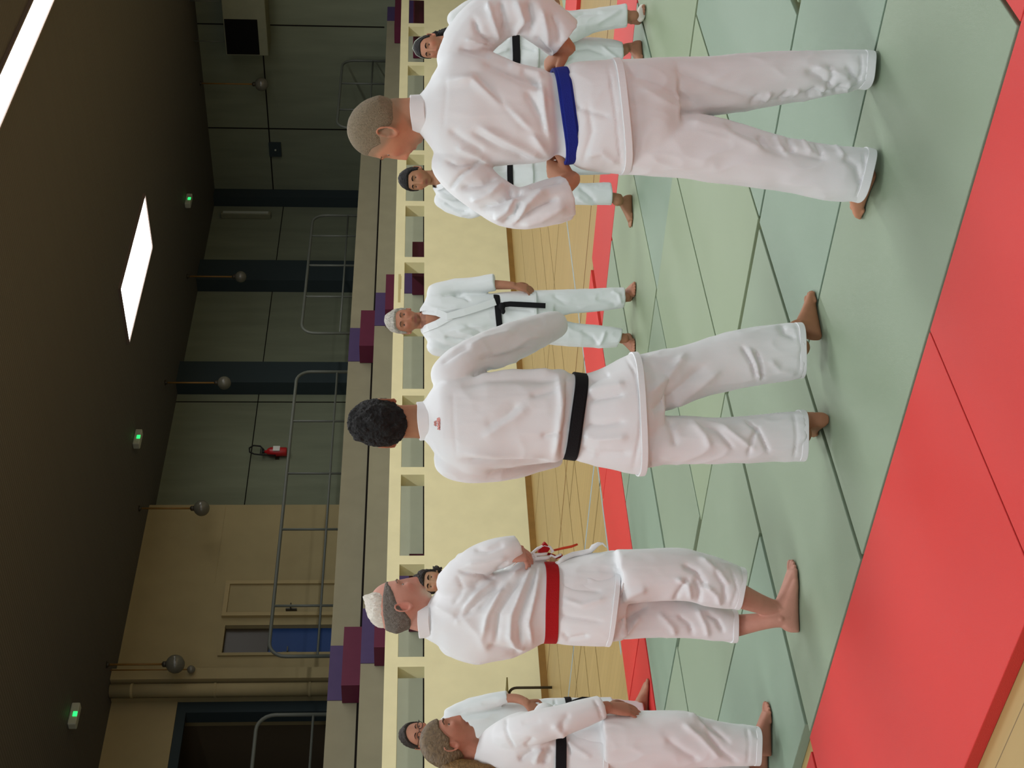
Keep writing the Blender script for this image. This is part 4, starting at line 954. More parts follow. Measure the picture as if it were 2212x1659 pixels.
# ===== old man in the red belt, seen from behind, face turned to the right
def man_red():
    pe = person_at('old person with balding white hair, white gi and red belt, trousers ending at mid-calf', 1724, 1330)
    D = 5.67
    bd = Body()
    bd.loft(rings(zC, [((552, 712), (565, 872), .056), ((600, 690), (618, 905), .072), ((650, 640), (668, 935), .09), ((720, 560), (730, 995), .112), ((820, 505), (830, 1034), .132), ((900, 505), (905, 1046), .14), ((1020, 500), (1015, 1024), .146),
        ((1120, 482), (1125, 1000), .146), ((1210, 462), (1215, 962), .138), ((1290, 452), (1282, 922), .13), ((1375, 452), (1360, 922), .13), ((1440, 462), (1420, 930), .14), ((1560, 464), (1540, 937), .155), ((1715, 466), (1656, 937), .165)], D), 40, 2.2)
    bd.chain(pts3(zC, [(770, 575, -.03), (850, 480, -.05), (960, 415, -.06), (1060, 385, -.06), (1145, 352, -.05)], D), [.075, .066, .062, .060, .045], 16, True)
    bd.chain(pts3(zC, [(770, 900, .03), (900, 850, .1), (1050, 700, .17), (1120, 520, .17)], D), [.075, .06, .055, .05])
    bd.chain(pts3(zC, [(1130, 520, -.02), (1190, 470, 0), (1285, 440, .02)], D), [.035, .03, .016])
    F = lambda l, w, mm: ([zC(*q) for q in l], w, mm)
    J = lambda l, w, mm: ([zJ(*q) for q in l], w, mm)
    folds = [F([(1180, 480), (1050, 600), (960, 760), (930, 900)], 7, 10), F([(1200, 500), (1120, 600), (1030, 750), (1010, 930)], 6, -9), F([(1230, 480), (1160, 620), (1100, 760), (1090, 900)], 6, 10), F([(1250, 490), (1200, 640), (1150, 800), (1160, 960)], 6, -10), F([(1270, 470), (1240, 640), (1200, 800), (1220, 930)], 5, 8),
        F([(1130, 540), (1010, 620), (900, 740)], 6, -8), F([(1050, 560), (940, 640), (820, 770)], 7, -10), F([(1010, 560), (900, 640), (800, 740)], 7, 7), F([(920, 560), (860, 640), (760, 800)], 7, -5), F([(780, 520), (820, 600), (760, 700)], 5, -4),
        F([(790, 500), (870, 520), (1000, 545)], 3, -8), F([(800, 760), (900, 860), (960, 980)], 10, 4), F([(960, 940), (1060, 960), (1160, 985)], 7, -7), F([(1080, 860), (1120, 940), (1180, 960)], 6, 7), F([(640, 700), (760, 760), (800, 820)], 8, 4),
        F([(880, 370), (960, 380), (1060, 340)], 6, -5), F([(830, 460), (950, 450), (1080, 420)], 6, 5), F([(1010, 500), (1040, 470), (1080, 450)], 4, -6), F([(618, 690), (625, 800), (618, 900)], 3, -4), F([(560, 715), (545, 800), (565, 875)], 3, 3),
        F([(1400, 560), (1500, 600), (1640, 620)], 6, -4), F([(1400, 660), (1520, 700), (1660, 660)], 5, 4), F([(1380, 760), (1500, 780), (1640, 800)], 5, -4), F([(1400, 860), (1440, 900), (1560, 880)], 5, -5), F([(1420, 480), (1520, 540), (1600, 560)], 5, 4)]
    clothes('jacket', bd, pe, M['gi'], folds, .007, 4, .002, 8, 40.0)
    bd = Body()
    bd.loft(rings(zC, [((1300, 458), (1295, 915), .105), ((1420, 434), (1420, 920), .125), ((1560, 400), (1560, 915), .13), ((1680, 385), (1680, 915), .12), ((1760, 382), (1760, 905), .10)], D), 30)
    bd.loft(rings(zE, [((-180, 395), (-180, 690), .10), ((-80, 392), (-80, 700), .105), ((50, 389), (50, 690), .102), ((200, 390), (230, 690), .096), ((340, 418), (325, 715), .092), ((450, 455), (420, 732), .088), ((548, 500), (503, 738), .082)], D-.06), 28)
    bd.loft(rings(zE, [((-180, 620), (-180, 908), .10), ((-80, 610), (-80, 905), .10), ((50, 610), (50, 901), .10), ((200, 655), (200, 904), .09), ((350, 690), (350, 914), .085), ((494, 738), (491, 930), .08)], D+.08), 28)
    G = lambda l, w, mm: ([zE(*q) for q in l], w, mm)
    folds = [F([(1730, 480), (1760, 620), (1700, 720)], 9, -9), F([(1907, 700), (1800, 780), (1720, 820)], 7, -10), F([(1860, 760), (1780, 860), (1740, 880)], 6, 8), F([(1900, 600), (1800, 640), (1730, 700)], 9, 6), G([(200, 480), (280, 520), (340, 620)], 6, -9), G([(160, 560), (230, 600), (250, 680)], 5, 7), G([(230, 560), (180, 640), (150, 690)], 5, -7), G([(270, 560), (300, 640), (290, 700)], 5, -7),
        G([(300, 440), (400, 520), (470, 600)], 6, 6), G([(380, 500), (440, 600), (450, 700)], 5, -6), G([(320, 590), (400, 660), (420, 720)], 5, 6), G([(170, 770), (240, 830), (260, 890)], 5, -7), G([(280, 740), (330, 830), (350, 900)], 5, 6), G([(330, 760), (400, 800), (440, 880)], 5, -6), G([(60, 760), (140, 840), (160, 890)], 6, 6), G([(480, 505), (515, 620), (480, 738)], 2.5, -2.5)]
    clothes('trousers', bd, pe, M['gi'], folds, .007, 4, .003, 9, 12.0)
    hem('jacket_hem', zC, (1712, 462), (1652, 940), D, .165, M['gi'], pe, .02)
    hem('trouser_hem', zE, (544, 496), (500, 740), D-.06, .082, M['gi'], pe, .022); hem('trouser_hem', zE, (490, 736), (487, 933), D+.08, .08, M['gi'], pe, .022)
    band('belt', zC(1333, 446), zC(1322, 924), D, .140, .050, M['belt_red'], pe, .012)
    # knot, frayed red ends and the white cords of the jacket
    mb = MB()
    def zp(x, y, dd=0.0): return Vector(P(*zJ(x, y), D+dd))
    mb.prism([zp(1120, 275, -.02), zp(1160, 225, -.02), (zp(1205, 275, -.02)), zp(1250, 325, -.02), zp(1200, 400, -.02), zp(1040, 400, -.02)], AHEAD*.035)
    mb.build('belt_knot', M['belt_red'], pe, bevel=.004, origin=pe.location)
    MB().tube([zp(1300, 360), zp(1450, 325), zp(1580, 300), zp(1680, 262)], [.004, .005, .005, .004], 8).build('belt_end', material('rust_red_cord', (190, 62, 30), .8), pe, smooth=True, origin=pe.location)
    MB().tube([zp(1200, 420), zp(1280, 440), zp(1340, 470), zp(1440, 440)], [.007, .006, .008, .006], 8).build('belt_end', M['belt_red'], pe, smooth=True, origin=pe.location)
    for pl, w in (([(920, 440), (960, 400), (1040, 330), (1150, 285), (1240, 310), (1290, 380), (1250, 390)], .0055), ([(940, 470), (1010, 430), (1110, 420), (1190, 405)], .006), ([(960, 500), (1060, 490), (1160, 480), (1230, 470)], .008), ([(910, 430), (960, 450), (980, 540)], .007), ([(1180, 500), (1260, 440), (1320, 470), (1420, 420)], .005), ([(960, 380), (1000, 440), (1030, 520)], .006)):
        MB().tube([zp(x, y, -.015) for x, y in pl], w, 8).build('white_cord', M['gi_cool'], pe, smooth=True, origin=pe.location)
    MB().tube([zp(1380, 640, -.03), zp(1385, 560, -.03), zp(1450, 495, -.02), zp(1600, 430, 0), zp(1760, 400, 0), zp(1880, 370, 0), zp(1930, 310, 0), zp(2010, 258, 0), zp(2080, 250, 0), zp(2150, 320, 0)], [.009, .010, .011, .011, .011, .010, .012, .008, .004, .002], 10).build('trouser_cord', M['gi_cool'], pe, smooth=True, origin=pe.location)
    bd = Body()
    fr = head_frame(P(*zC(452, 706), D), view_vec(.94, .30, -.16), view_vec(.13, 0, 1), 1.05)
    bd.chain([P(*zC(480, 735), D), P(*zC(570, 770), D), P(*zC(660, 780), D), P(*zC(760, 780), D)], [.062, .058, .062, .07])
    bd.loft(rings(zC, [((740, 620), (750, 940), .07), ((1000, 560), (1000, 960), .09), ((1330, 500), (1320, 880), .09), ((1500, 500), (1500, 880), .1), ((1640, 500), (1630, 880), .09)], D), 24)
    bd.chain([P(*zE(-80, 540), D-.06), P(*zE(250, 560), D-.06), P(*zE(500, 640), D-.06)], [.07, .055, .045]); bd.chain([P(*zE(-80, 760), D+.08), P(*zE(250, 800), D+.08), P(*zE(480, 830), D+.08)], [.07, .055, .045])
    bd.chain(pts3(zC, [(770, 580, -.02), (960, 430, -.04), (1020, 418, -.05), (1056, 415, -.06)], D), [.05, .04, .036, .028])
    bd.chain(pts3(zC, [(770, 890, .03), (900, 850, .1), (1050, 700, .17), (1130, 520, .12)], D), [.05, .042, .038, .028])
    hand(bd, P(*zC(1052, 415), D-.07), view_vec(.10, .05, -1), view_vec(.80, -.58, .1), -1, .92, ((.75, .35, .2), (.85, .4, .25), (.95, .45, .3), (1.05, .5, .3)), .4, .05)
    hand(bd, P(*zC(1140, 520), D+.10), view_vec(.6, -.3, -.3), view_vec(0, .6, .5), 1, .9)
    hr = ground(*zE(868, 805)); hl = ground(*zE(874, 862))
    foot(bd, hr, view_vec(.985, .17, 0), -1, P(*zE(500, 650), D-.06), .262, .040); foot(bd, hl, view_vec(.97, .2, 0), 1, P(*zE(480, 840), D+.08), .255, .036)
    skin_body(pe, bd, fr, dict(base=(194, 140, 122), blush=(196, 108, 94), stubble=(186, 164, 144)), .004, hk=dict(nose=1.1))
    grey = hair_material('grey_hair', (112, 106, 98), .3, .7, (40, 40, 40)); white = hair_material('white_hair', (222, 216, 204), .12, .7, (40, 40, 12))
    tops = lambda Y: np.interp(Y, [-.1, -.05, 0, .05, .08], [.036, .056, .066, .070, .066])
    def grey_m(S, p):
        ln = np.interp(S[:, 1], [-.10, -.05, 0, .04, .07], [-.066, -.044, .016, .040, .060])
        return sstep(S[:, 2]-ln, -.010, .012)*sstep(tops(S[:, 1])+.008-S[:, 2], -.004, .014)
    hair_shell('hair', pe, fr, grey_m, .0045, grey, .5, 90, .005)
    def white_m(S, p): return sstep(S[:, 2]-tops(S[:, 1]), -.006, .034)*sstep(.022-S[:, 1], -.022, .018)
    hair_shell('hair', pe, fr, white_m, lambda S, p: .012+.010*np.exp(-((S[:, 1]-.010)/.018)**2), white, .35, 60, .006)
    face_parts(pe, fr, (120, 104, 90))
    band('collar', zC(580, 690), zC(592, 892), D, .080, .044, M['gi'], pe, .008)
man_red()

# ===== person with a ponytail at the left edge
def woman_pony():
    pe = person_at('person with long brown-grey ponytail in profile, white gi and black belt', 1668, 1600)
    D = 6.05
    bd = Body()
    bd.loft(rings(zC, [((900, 1505), (872, 1625), .056), ((965, 1430), (935, 1700), .085), ((1070, 1360), (1060, 1780), .12), ((1200, 1328), (1200, 1810), .135), ((1340, 1400), (1340, 1790), .13), ((1410, 1420), (1410, 1790), .13), ((1500, 1415), (1500, 1800), .142), ((1642, 1412), (1634, 1812), .155)], D), 36, 2.2)
    bd.chain(pts3(zC, [(1080, 1470, -.06), (1220, 1425, -.12), (1400, 1378, -.13), (1520, 1338, -.12), (1634, 1298, -.10)], D), [.068, .070, .063, .058, .051], 16, True)
    bd.chain(pts3(zC, [(1090, 1700, .05), (1220, 1500, .22), (1300, 1345, .24)], D), [.07, .062, .055])
    J = lambda l, w, mm: ([zF(*q) for q in l], w, mm)
    folds = [J([(110, 860), (90, 1050), (160, 1230), (260, 1400)], 3, -5), J([(900, 1370), (800, 1480), (760, 1659)], 6, -8), J([(720, 1400), (640, 1500), (600, 1659)], 6, 8), J([(600, 1420), (430, 1520), (320, 1600)], 6, -9), J([(1100, 1270), (1300, 1400), (1560, 1560)], 6, 4), J([(1110, 1300), (1170, 1400), (1200, 1500)], 4, -5), J([(1600, 560), (1680, 700), (1740, 900)], 2.5, -3),
        J([(900, 980), (1060, 1120), (1080, 1260)], 8, 5), J([(1180, 800), (1080, 950), (1050, 1120)], 6, -4), J([(360, 980), (560, 930), (700, 900)], 6, -3), J([(430, 1360), (520, 1280), (560, 1200)], 7, -5)]
    clothes('jacket', bd, pe, M['gi'], folds, .0075, 4, .0022, 8, 60.0)
    bd = Body()
    bd.loft(rings(ident, [((1210, 1578), (1210, 1702), .11), ((1290, 1546), (1290, 1712), .125), ((1360, 1538), (1360, 1722), .125), ((1410, 1540), (1410, 1722), .1)], D), 28)
    bd.loft(rings(ident, [((1300, 1542), (1300, 1665), .105), ((1400, 1537), (1400, 1668), .102), ((1478, 1536), (1478, 1660), .094), ((1508, 1548), (1535, 1655), .088), ((1560, 1560), (1580, 1653), .08), ((1637, 1571), (1634, 1652), .075)], D-.06), 28)
    bd.loft(rings(ident, [((1300, 1610), (1300, 1740), .10), ((1400, 1605), (1400, 1738), .10), ((1500, 1625), (1500, 1734), .09), ((1616, 1645), (1616, 1730), .078)], D+.10), 28)
    G = lambda l, w, mm: ([zE(*q) for q in l], w, mm)
    folds = [G([(280, 1365), (360, 1420), (480, 1520)], 5, -5), G([(200, 1400), (300, 1480), (420, 1600)], 6, 6), G([(330, 1440), (420, 1560), (520, 1630)], 5, -6), G([(100, 1480), (200, 1560), (300, 1620)], 7, -6), G([(240, 1340), (300, 1390), (340, 1430)], 5, 5), G([(570, 1420), (585, 1520), (575, 1640)], 2.5, -2.5)]
    clothes('trousers', bd, pe, M['gi'], folds, .0075, 4, .0028, 9, 71.0)
    hem('jacket_hem', zC, (1638, 1408), (1630, 1815), D, .155, M['gi'], pe, .022)
    hem('trouser_hem', ident, (1634, 1570), (1631, 1653), D-.06, .075, M['gi'], pe, .024)
    band('belt', zC(1380, 1414), zC(1378, 1792), D, .142, .044, M['belt_black'], pe, .012)
    bd = Body()
    fr = head_frame(P(970, 1600.5, D), view_vec(.97, .12, -.06), view_vec(.06, 0, 1), .955)
    bd.chain([P(985, 1612, D), P(1020, 1618, D), P(1060, 1640, D), P(1100, 1650, D)], [.055, .052, .056, .06])
    bd.loft(rings(zC, [((1000, 1480), (1000, 1700), .065), ((1200, 1430), (1200, 1730), .085), ((1500, 1480), (1500, 1740), .085), ((1620, 1480), (1620, 1740), .08)], D), 24)
    bd.chain([P(1330, 1602, D-.06), P(1480, 1598, D-.06), P(1630, 1612, D-.06)], [.065, .048, .036]); bd.chain([P(1330, 1680, D+.1), P(1480, 1682, D+.1), P(1610, 1690, D+.1)], [.065, .048, .036])
    bd.chain(pts3(zC, [(1090, 1470, -.09), (1400, 1378, -.13), (1560, 1330, -.11), (1665, 1302, -.10)], D), [.045, .038, .034, .027])
    bd.chain(pts3(zC, [(1090, 1700, .05), (1220, 1520, .2), (1300, 1400, .24)], D), [.045, .038, .03])
    hand(bd, P(*zC(1668, 1304), D-.10), view_vec(-.12, .15, -1), view_vec(.9, -.45, .05), -1, .97, (.28, .25, .25, .3), .3, .03)
    hand(bd, P(*zC(1290, 1420), D+.24), view_vec(.2, .5, -.6), view_vec(.5, .5, .3), 1, .85)
    hr = ground(*zE(714, 1578)); hl = ground(1660, 1700)
    foot(bd, hr, view_vec(.99, .12, 0), -1, P(1600, 1612, D-.06), .235, .034); foot(bd, hl, view_vec(.97, .2, 0), 1, P(1600, 1690, D+.1), .235, .034)
    skin_body(pe, bd, fr, dict(base=(176, 120, 98), blush=(184, 106, 88)), .004, hk=dict(nose=.9))
    hm = hair_material('ash_brown_hair', (104, 86, 62), .35, .5, (30, 6, 30)); hd = hair_material('brown_hair', (122, 94, 54), .3, .5, (30, 6, 30))
    hair_shell('hair', pe, fr, hairline(.052, .0, -.07, .022), lambda S, p: .010+.010*np.clip(-p[:, 1], 0, 1), hm, .1, 30, .009)
    pts = [(952, 1640), (958, 1650), (990, 1656), (1030, 1664), (1075, 1678), (1115, 1692), (1135, 1700)]
    bt = Body(); bt.chain([P(x, y, D-.02-.02*i) for i, (x, y) in enumerate(pts)], [.022, .020, .030, .036, .036, .028, .014], 16)
    co, fa = fuse(bt, .005, 2); co = crease(co, fa, [], .004, 30, 3.0, (1, 1, .25)); emit_mesh('ponytail', co, fa, hd, pe)
    MB().tube([P(955+7*math.sin(a), 1646+9*math.cos(a), D-.02+.018*math.sin(a)) for a in np.linspace(0, 2*math.pi, 14, endpoint=False)], .005, 8, closed=True).build('hair_tie', M['rubber'], pe, smooth=True, origin=pe.location)
    face_parts(pe, fr, (70, 52, 38))
woman_pony()
def lapels(pe, name, lines, D, mat, w=.045, lift=-.012):
    for ln in lines:
        ob = strap(name, [P(x, y, D+dd) for x, y, dd in ln], w, .008, mat, pe)
# ===== white-haired man facing the camera, black belt
def man_white():
    pe = person_at('person facing the camera with short white hair, white gi, knotted black belt', 1371, 690)
    D = 10.06
    bd = Body()
    bd.loft(rings(zB, [((655, 452), (660, 600), .060), ((690, 395), (695, 650), .085), ((725, 330), (735, 708), .105), ((800, 318), (815, 735), .122), ((920, 340), (930, 730), .13), ((1050, 345), (1050, 715), .125), ((1150, 345), (1160, 700), .118), ((1220, 335), (1230, 690), .122), ((1330, 330), (1330, 690), .135), ((1433, 325), (1440, 694), .145)], D), 36, 2.2)
    bd.chain(pts3(zB, [(770, 345, 0), (880, 305, 0), (1020, 290, -.02), (1166, 268, -.05)], D), [.074, .062, .056, .060], 16, True)
    bd.chain(pts3(zB, [(770, 700, 0), (880, 730, 0), (1020, 745, -.02), (1180, 748, -.05)], D), [.074, .062, .056, .058], 16, True)
    F = lambda l, w, mm: ([zB(*q) for q in l], w, mm)
    folds = [F([(830, 506), (950, 470), (1100, 410), (1180, 390)], 2.5, -6), F([(700, 430), (830, 460), (940, 440)], 4, 5), F([(880, 350), (960, 370), (1000, 400)], 3, -10), F([(800, 360), (860, 350), (960, 345)], 3, -7), F([(820, 640), (900, 660), (990, 660)], 4, -9), F([(900, 600), (1000, 620), (1060, 660)], 4, 7), F([(960, 560), (1050, 600), (1100, 650)], 4, -7), F([(850, 600), (960, 580), (1120, 560)], 4, 5),
        F([(1260, 450), (1380, 460), (1430, 470)], 3, -5), F([(700, 640), (830, 700), (900, 720)], 4, -5)]
    clothes('jacket', bd, pe, M['gi_cool'], folds, .008, 3, .003, 8, 90.0, cut=[zB(*q) for q in ((636, 472), (700, 466), (760, 480), (828, 505), (760, 541), (700, 568), (636, 588))])
    lapels(pe, 'lapel', [[(*zB(672, 462), -.045), (*zB(710, 464), -.088), (*zB(770, 472), -.118), (*zB(840, 502), -.136), (*zB(960, 470), -.138), (*zB(1100, 425), -.128), (*zB(1170, 400), -.122)], [(*zB(676, 592), -.045), (*zB(710, 576), -.088), (*zB(770, 552), -.116), (*zB(835, 516), -.130), (*zB(870, 500), -.132)]], D, M['gi_cool'], .05)
    bd = Body()
    bd.loft(rings(zB, [((1230, 345), (1230, 680), .10), ((1330, 338), (1340, 688), .12), ((1460, 328), (1460, 692), .125), ((1560, 324), (1560, 695), .11)], D), 28)
    bd.loft(rings(zB, [((1440, 325), (1440, 510), .10), ((1560, 320), (1570, 500), .095), ((1700, 316), (1700, 482), .085), ((1850, 312), (1850, 470), .08), ((1960, 306), (1960, 455), .078), ((2052, 303), (2045, 440), .074)], D), 24)
    bd.loft(rings(zB, [((1440, 510), (1440, 690), .10), ((1560, 515), (1560, 694), .095), ((1700, 545), (1700, 706), .085), ((1850, 560), (1850, 714), .08), ((1960, 573), (1940, 716), .078), ((2040, 585), (2000, 712), .074)], D), 24)
    folds = [F([(1560, 350), (1650, 420), (1750, 440)], 5, -6), F([(1850, 380), (1950, 400), (2000, 430)], 5, -7), F([(1750, 600), (1830, 640), (1870, 700)], 5, -7), F([(1920, 600), (1900, 660), (1870, 700)], 4, 7), F([(1600, 540), (1700, 600), (1800, 620)], 5, 5), F([(1960, 330), (2010, 350), (2030, 420)], 4, 6)]
    clothes('trousers', bd, pe, M['gi_cool'], folds, .008, 3, .0035, 9, 33.0)
    hem('jacket_hem', zB, (1430, 322), (1437, 697), D, .145, M['gi_cool'], pe, .02)
    band('belt', zB(1170, 343), zB(1205, 694), D, .130, .042, M['belt_black'], pe, .010)
    kn = Body(); kn.ball(P(*zB(1215, 432), D-.150), nAS*.028, nAH*.016, nZ*.024, 14); kn.ball(P(*zB(1222, 465), D-.148), nAS*.022, nAH*.014, nZ*.016, 12)
    co, fa = fuse(kn, .004, 1); emit_mesh('belt_knot', co, fa, M['belt_black'], pe)
    strap('belt_end', [P(*zB(x, y), D-.150) for x, y in ((1215, 430), (1230, 420), (1270, 416), (1400, 422), (1512, 428))], .036, .006, M['belt_black'], pe)
    hk = dict(nose=1.05)
    fr = head_frame(P(*zB(552, 531), D), view_vec(.06, -1, -.02), view_vec(-.02, 0, 1), 1.02)
    bd = Body()
    bd.chain([P(*zB(590, 531), D+.02), P(*zB(680, 528), D+.01), P(*zB(780, 525), D), P(*zB(860, 525), D)], [.058, .056, .062, .07])
    bd.loft(rings(zB, [((664, 462), (666, 598), .058), ((700, 435), (700, 618), .075), ((760, 390), (770, 660), .09), ((880, 385), (880, 670), .10), ((1150, 390), (1150, 650), .09), ((1420, 370), (1420, 650), .1)], D), 24)
    bd.chain([P(*zB(1400, 415), D), P(*zB(1700, 400), D), P(*zB(2060, 370), D)], [.065, .048, .036]); bd.chain([P(*zB(1400, 600), D), P(*zB(1700, 625), D), P(*zB(2050, 650), D)], [.065, .048, .036])
    bd.chain(pts3(zB, [(770, 345, 0), (1020, 290, -.02), (1166, 284, -.05), (1290, 290, -.08)], D), [.045, .036, .034, .027])
    bd.chain(pts3(zB, [(770, 700, 0), (1020, 745, -.02), (1200, 750, -.05), (1290, 750, -.08)], D), [.045, .036, .034, .027])
    hand(bd, P(*zB(1296, 292), D-.08), view_vec(-.18, -.05, -1), view_vec(.75, -.65, 0), -1, .97, (.35, .4, .45, .5), .4, .05)
    hand(bd, P(*zB(1290, 752), D-.08), view_vec(.15, -.05, -1), view_vec(-.75, -.6, 0), 1, .97, (.35, .4, .45, .5), .4, .05)
    for (px, f, inn) in ((zB(2105, 372), (.28, -.96, 0), -1), (zB(2103, 645), (-.38, -.92, 0), 1)):
        t = view_vec(*f); g = ground(*px); h = g - t*.02; foot(bd, h, t, inn, h+nZ*.14+t*.03, .25, .034)
    skin_body(pe, bd, fr, dict(base=(168, 116, 90), stubble=(136, 92, 74), blush=(180, 98, 78)), .005, 1, hk)
    wm = lambda f: hair_material(*f)
    hair_shell('hair', pe, fr, hairline(.066, -.01, -.08, .04), lambda S, p: .009+.012*np.clip(p[:, 2], 0, 1), hair_material('silver_hair', (176, 172, 162), .35, .6, (30, 30, 8)), .3, 34, .009, (120, 90), **hk)
    face_parts(pe, fr, (84, 66, 52), .0036, **hk)
man_white()

# ===== boy facing the camera, behind the man in the blue belt
def boy():
    pe = person_at('person facing the camera with short black hair, arms folded, beyond the blue-belted one', 1366, 425)
    D = 10.1
    bd = Body()
    bd.loft(rings(zA, [((735, 1160), (742, 1282), .055), ((765, 1100), (775, 1345), .085), ((820, 1085), (840, 1400), .105), ((950, 1090), (960, 1405), .115), ((1100, 1100), (1110, 1360), .112), ((1200, 1105), (1210, 1320), .105), ((1290, 1100), (1290, 1310), .112), ((1420, 1095), (1425, 1310), .128)], D), 32, 2.2)
    bd.chain(pts3(zA, [(810, 1362, 0), (900, 1412, -.02), (1010, 1440, -.05), (1055, 1425, -.10), (1075, 1330, -.17)], D), [.064, .060, .056, .056, .050], 16, True)
    bd.chain(pts3(zA, [(810, 1120, 0), (900, 1080, -.02), (1010, 1060, -.05), (1060, 1120, -.12), (1070, 1230, -.16)], D), [.064, .058, .054, .054, .046], 16, True)
    F = lambda l, w, mm: ([zA(*q) for q in l], w, mm)
    folds = [F([(760, 1290), (850, 1330), (900, 1340)], 3, -7), F([(780, 1330), (880, 1380), (960, 1390)], 3, 7), F([(820, 1380), (900, 1430), (980, 1440)], 3, -7), F([(870, 1430), (940, 1465), (1000, 1460)], 3, 6), F([(900, 1360), (960, 1380), (1000, 1370)], 3, -8), F([(770, 1290), (830, 1300), (870, 1320)], 2.5, -5)]
    clothes('jacket', bd, pe, M['gi_cool'], folds, .008, 3, .0035, 9, 15.0, cut=[(920, 364), (932, 359), (950, 368), (962, 397), (950, 404), (934, 404), (922, 396)])
    lapels(pe, 'lapel', [[(944, 364, -.06), (955, 378, -.105), (966, 398, -.118), (980, 415, -.12)], [(944, 406, -.06), (955, 402, -.10), (968, 394, -.118), (1000, 378, -.12), (1060, 366, -.115)]], D, M['gi_cool'], .04)
    bd = Body()
    bd.loft(rings(zA, [((1300, 1105), (1300, 1308), .095), ((1420, 1098), (1425, 1312), .11), ((1500, 1095), (1500, 1330), .11), ((1560, 1095), (1570, 1345), .10)], D), 26)
    bd.loft(rings(zA, [((1440, 1205), (1440, 1318), .09), ((1580, 1230), (1580, 1370), .085), ((1700, 1248), (1690, 1395), .08), ((1830, 1250), (1830, 1400), .075), ((1955, 1246), (1966, 1400), .072)], D), 24)
    bd.loft(rings(zA, [((1440, 1098), (1440, 1210), .09), ((1580, 1075), (1580, 1205), .085), ((1700, 1065), (1700, 1195), .08), ((1955, 1050), (1955, 1185), .072)], D+.05), 24)
    folds = [F([(1740, 1280), (1800, 1320), (1850, 1380)], 5, -8), F([(1720, 1340), (1780, 1380), (1850, 1395)], 4, 6)]
    clothes('trousers', bd, pe, M['gi_cool'], folds, .008, 3, .0035, 9, 25.0)
    band('belt', zA(1262, 1098), zA(1268, 1320), D, .118, .040, M['belt_black'], pe, .010)
    hk = dict(nose=.9)
    fr = head_frame(P(*zA(632, 1222), D), view_vec(-.42, -.90, -.02), view_vec(-.06, 0, 1), .95)
    bd = Body()
    bd.chain([P(*zA(680, 1215), D+.02), P(*zA(740, 1212), D+.01), P(*zA(830, 1215), D)], [.052, .050, .06])
    bd.loft(rings(zA, [((758, 1160), (762, 1282), .062), ((830, 1150), (835, 1310), .085), ((950, 1140), (950, 1320), .095), ((1400, 1140), (1400, 1280), .09)], D), 24)
    bd.chain([P(*zA(1420, 1260), D), P(*zA(1700, 1320), D), P(1336, 428, D)], [.06, .045, .034]); bd.chain([P(*zA(1420, 1150), D+.05), P(*zA(1700, 1130), D+.05), P(1336, 355, D+.05)], [.06, .045, .034])
    bd.chain(pts3(zA, [(810, 1362, 0), (1010, 1440, -.05), (1060, 1400, -.12), (1078, 1290, -.18)], D), [.042, .034, .032, .025])
    bd.chain(pts3(zA, [(810, 1120, 0), (1010, 1060, -.05), (1065, 1140, -.13), (1070, 1270, -.17)], D), [.042, .034, .032, .025])
    hand(bd, P(*zA(1078, 1295), D-.17), view_vec(1, .0, -.05), view_vec(0, -1, .1), -1, .9)
    hand(bd, P(*zA(1070, 1262), D-.16), view_vec(-1, .05, .0), view_vec(0, -1, .1), 1, .9)
    h = ground(1365, 424); t = view_vec(-.98, -.2, 0); foot(bd, h, t, 1, P(1334, 432, D), .24, .034)
    h = ground(1368, 350, .04); t = view_vec(.4, -.92, 0); foot(bd, h, t, -1, P(1336, 354, D+.05), .24, .034)
    skin_body(pe, bd, fr, dict(base=(162, 118, 88), lips=(132, 66, 60)), .005, 1, hk)
    hair_shell('hair', pe, fr, hairline(.064, -.014, -.08, .034), lambda S, p: .009+.008*np.clip(p[:, 2], 0, 1), hair_material('black_hair_smooth', (18, 16, 16), .3, .65, (25, 25, 8)), .25, 45, .009, (120, 90), **hk)
    face_parts(pe, fr, (28, 22, 18), .0042, **hk)
boy()

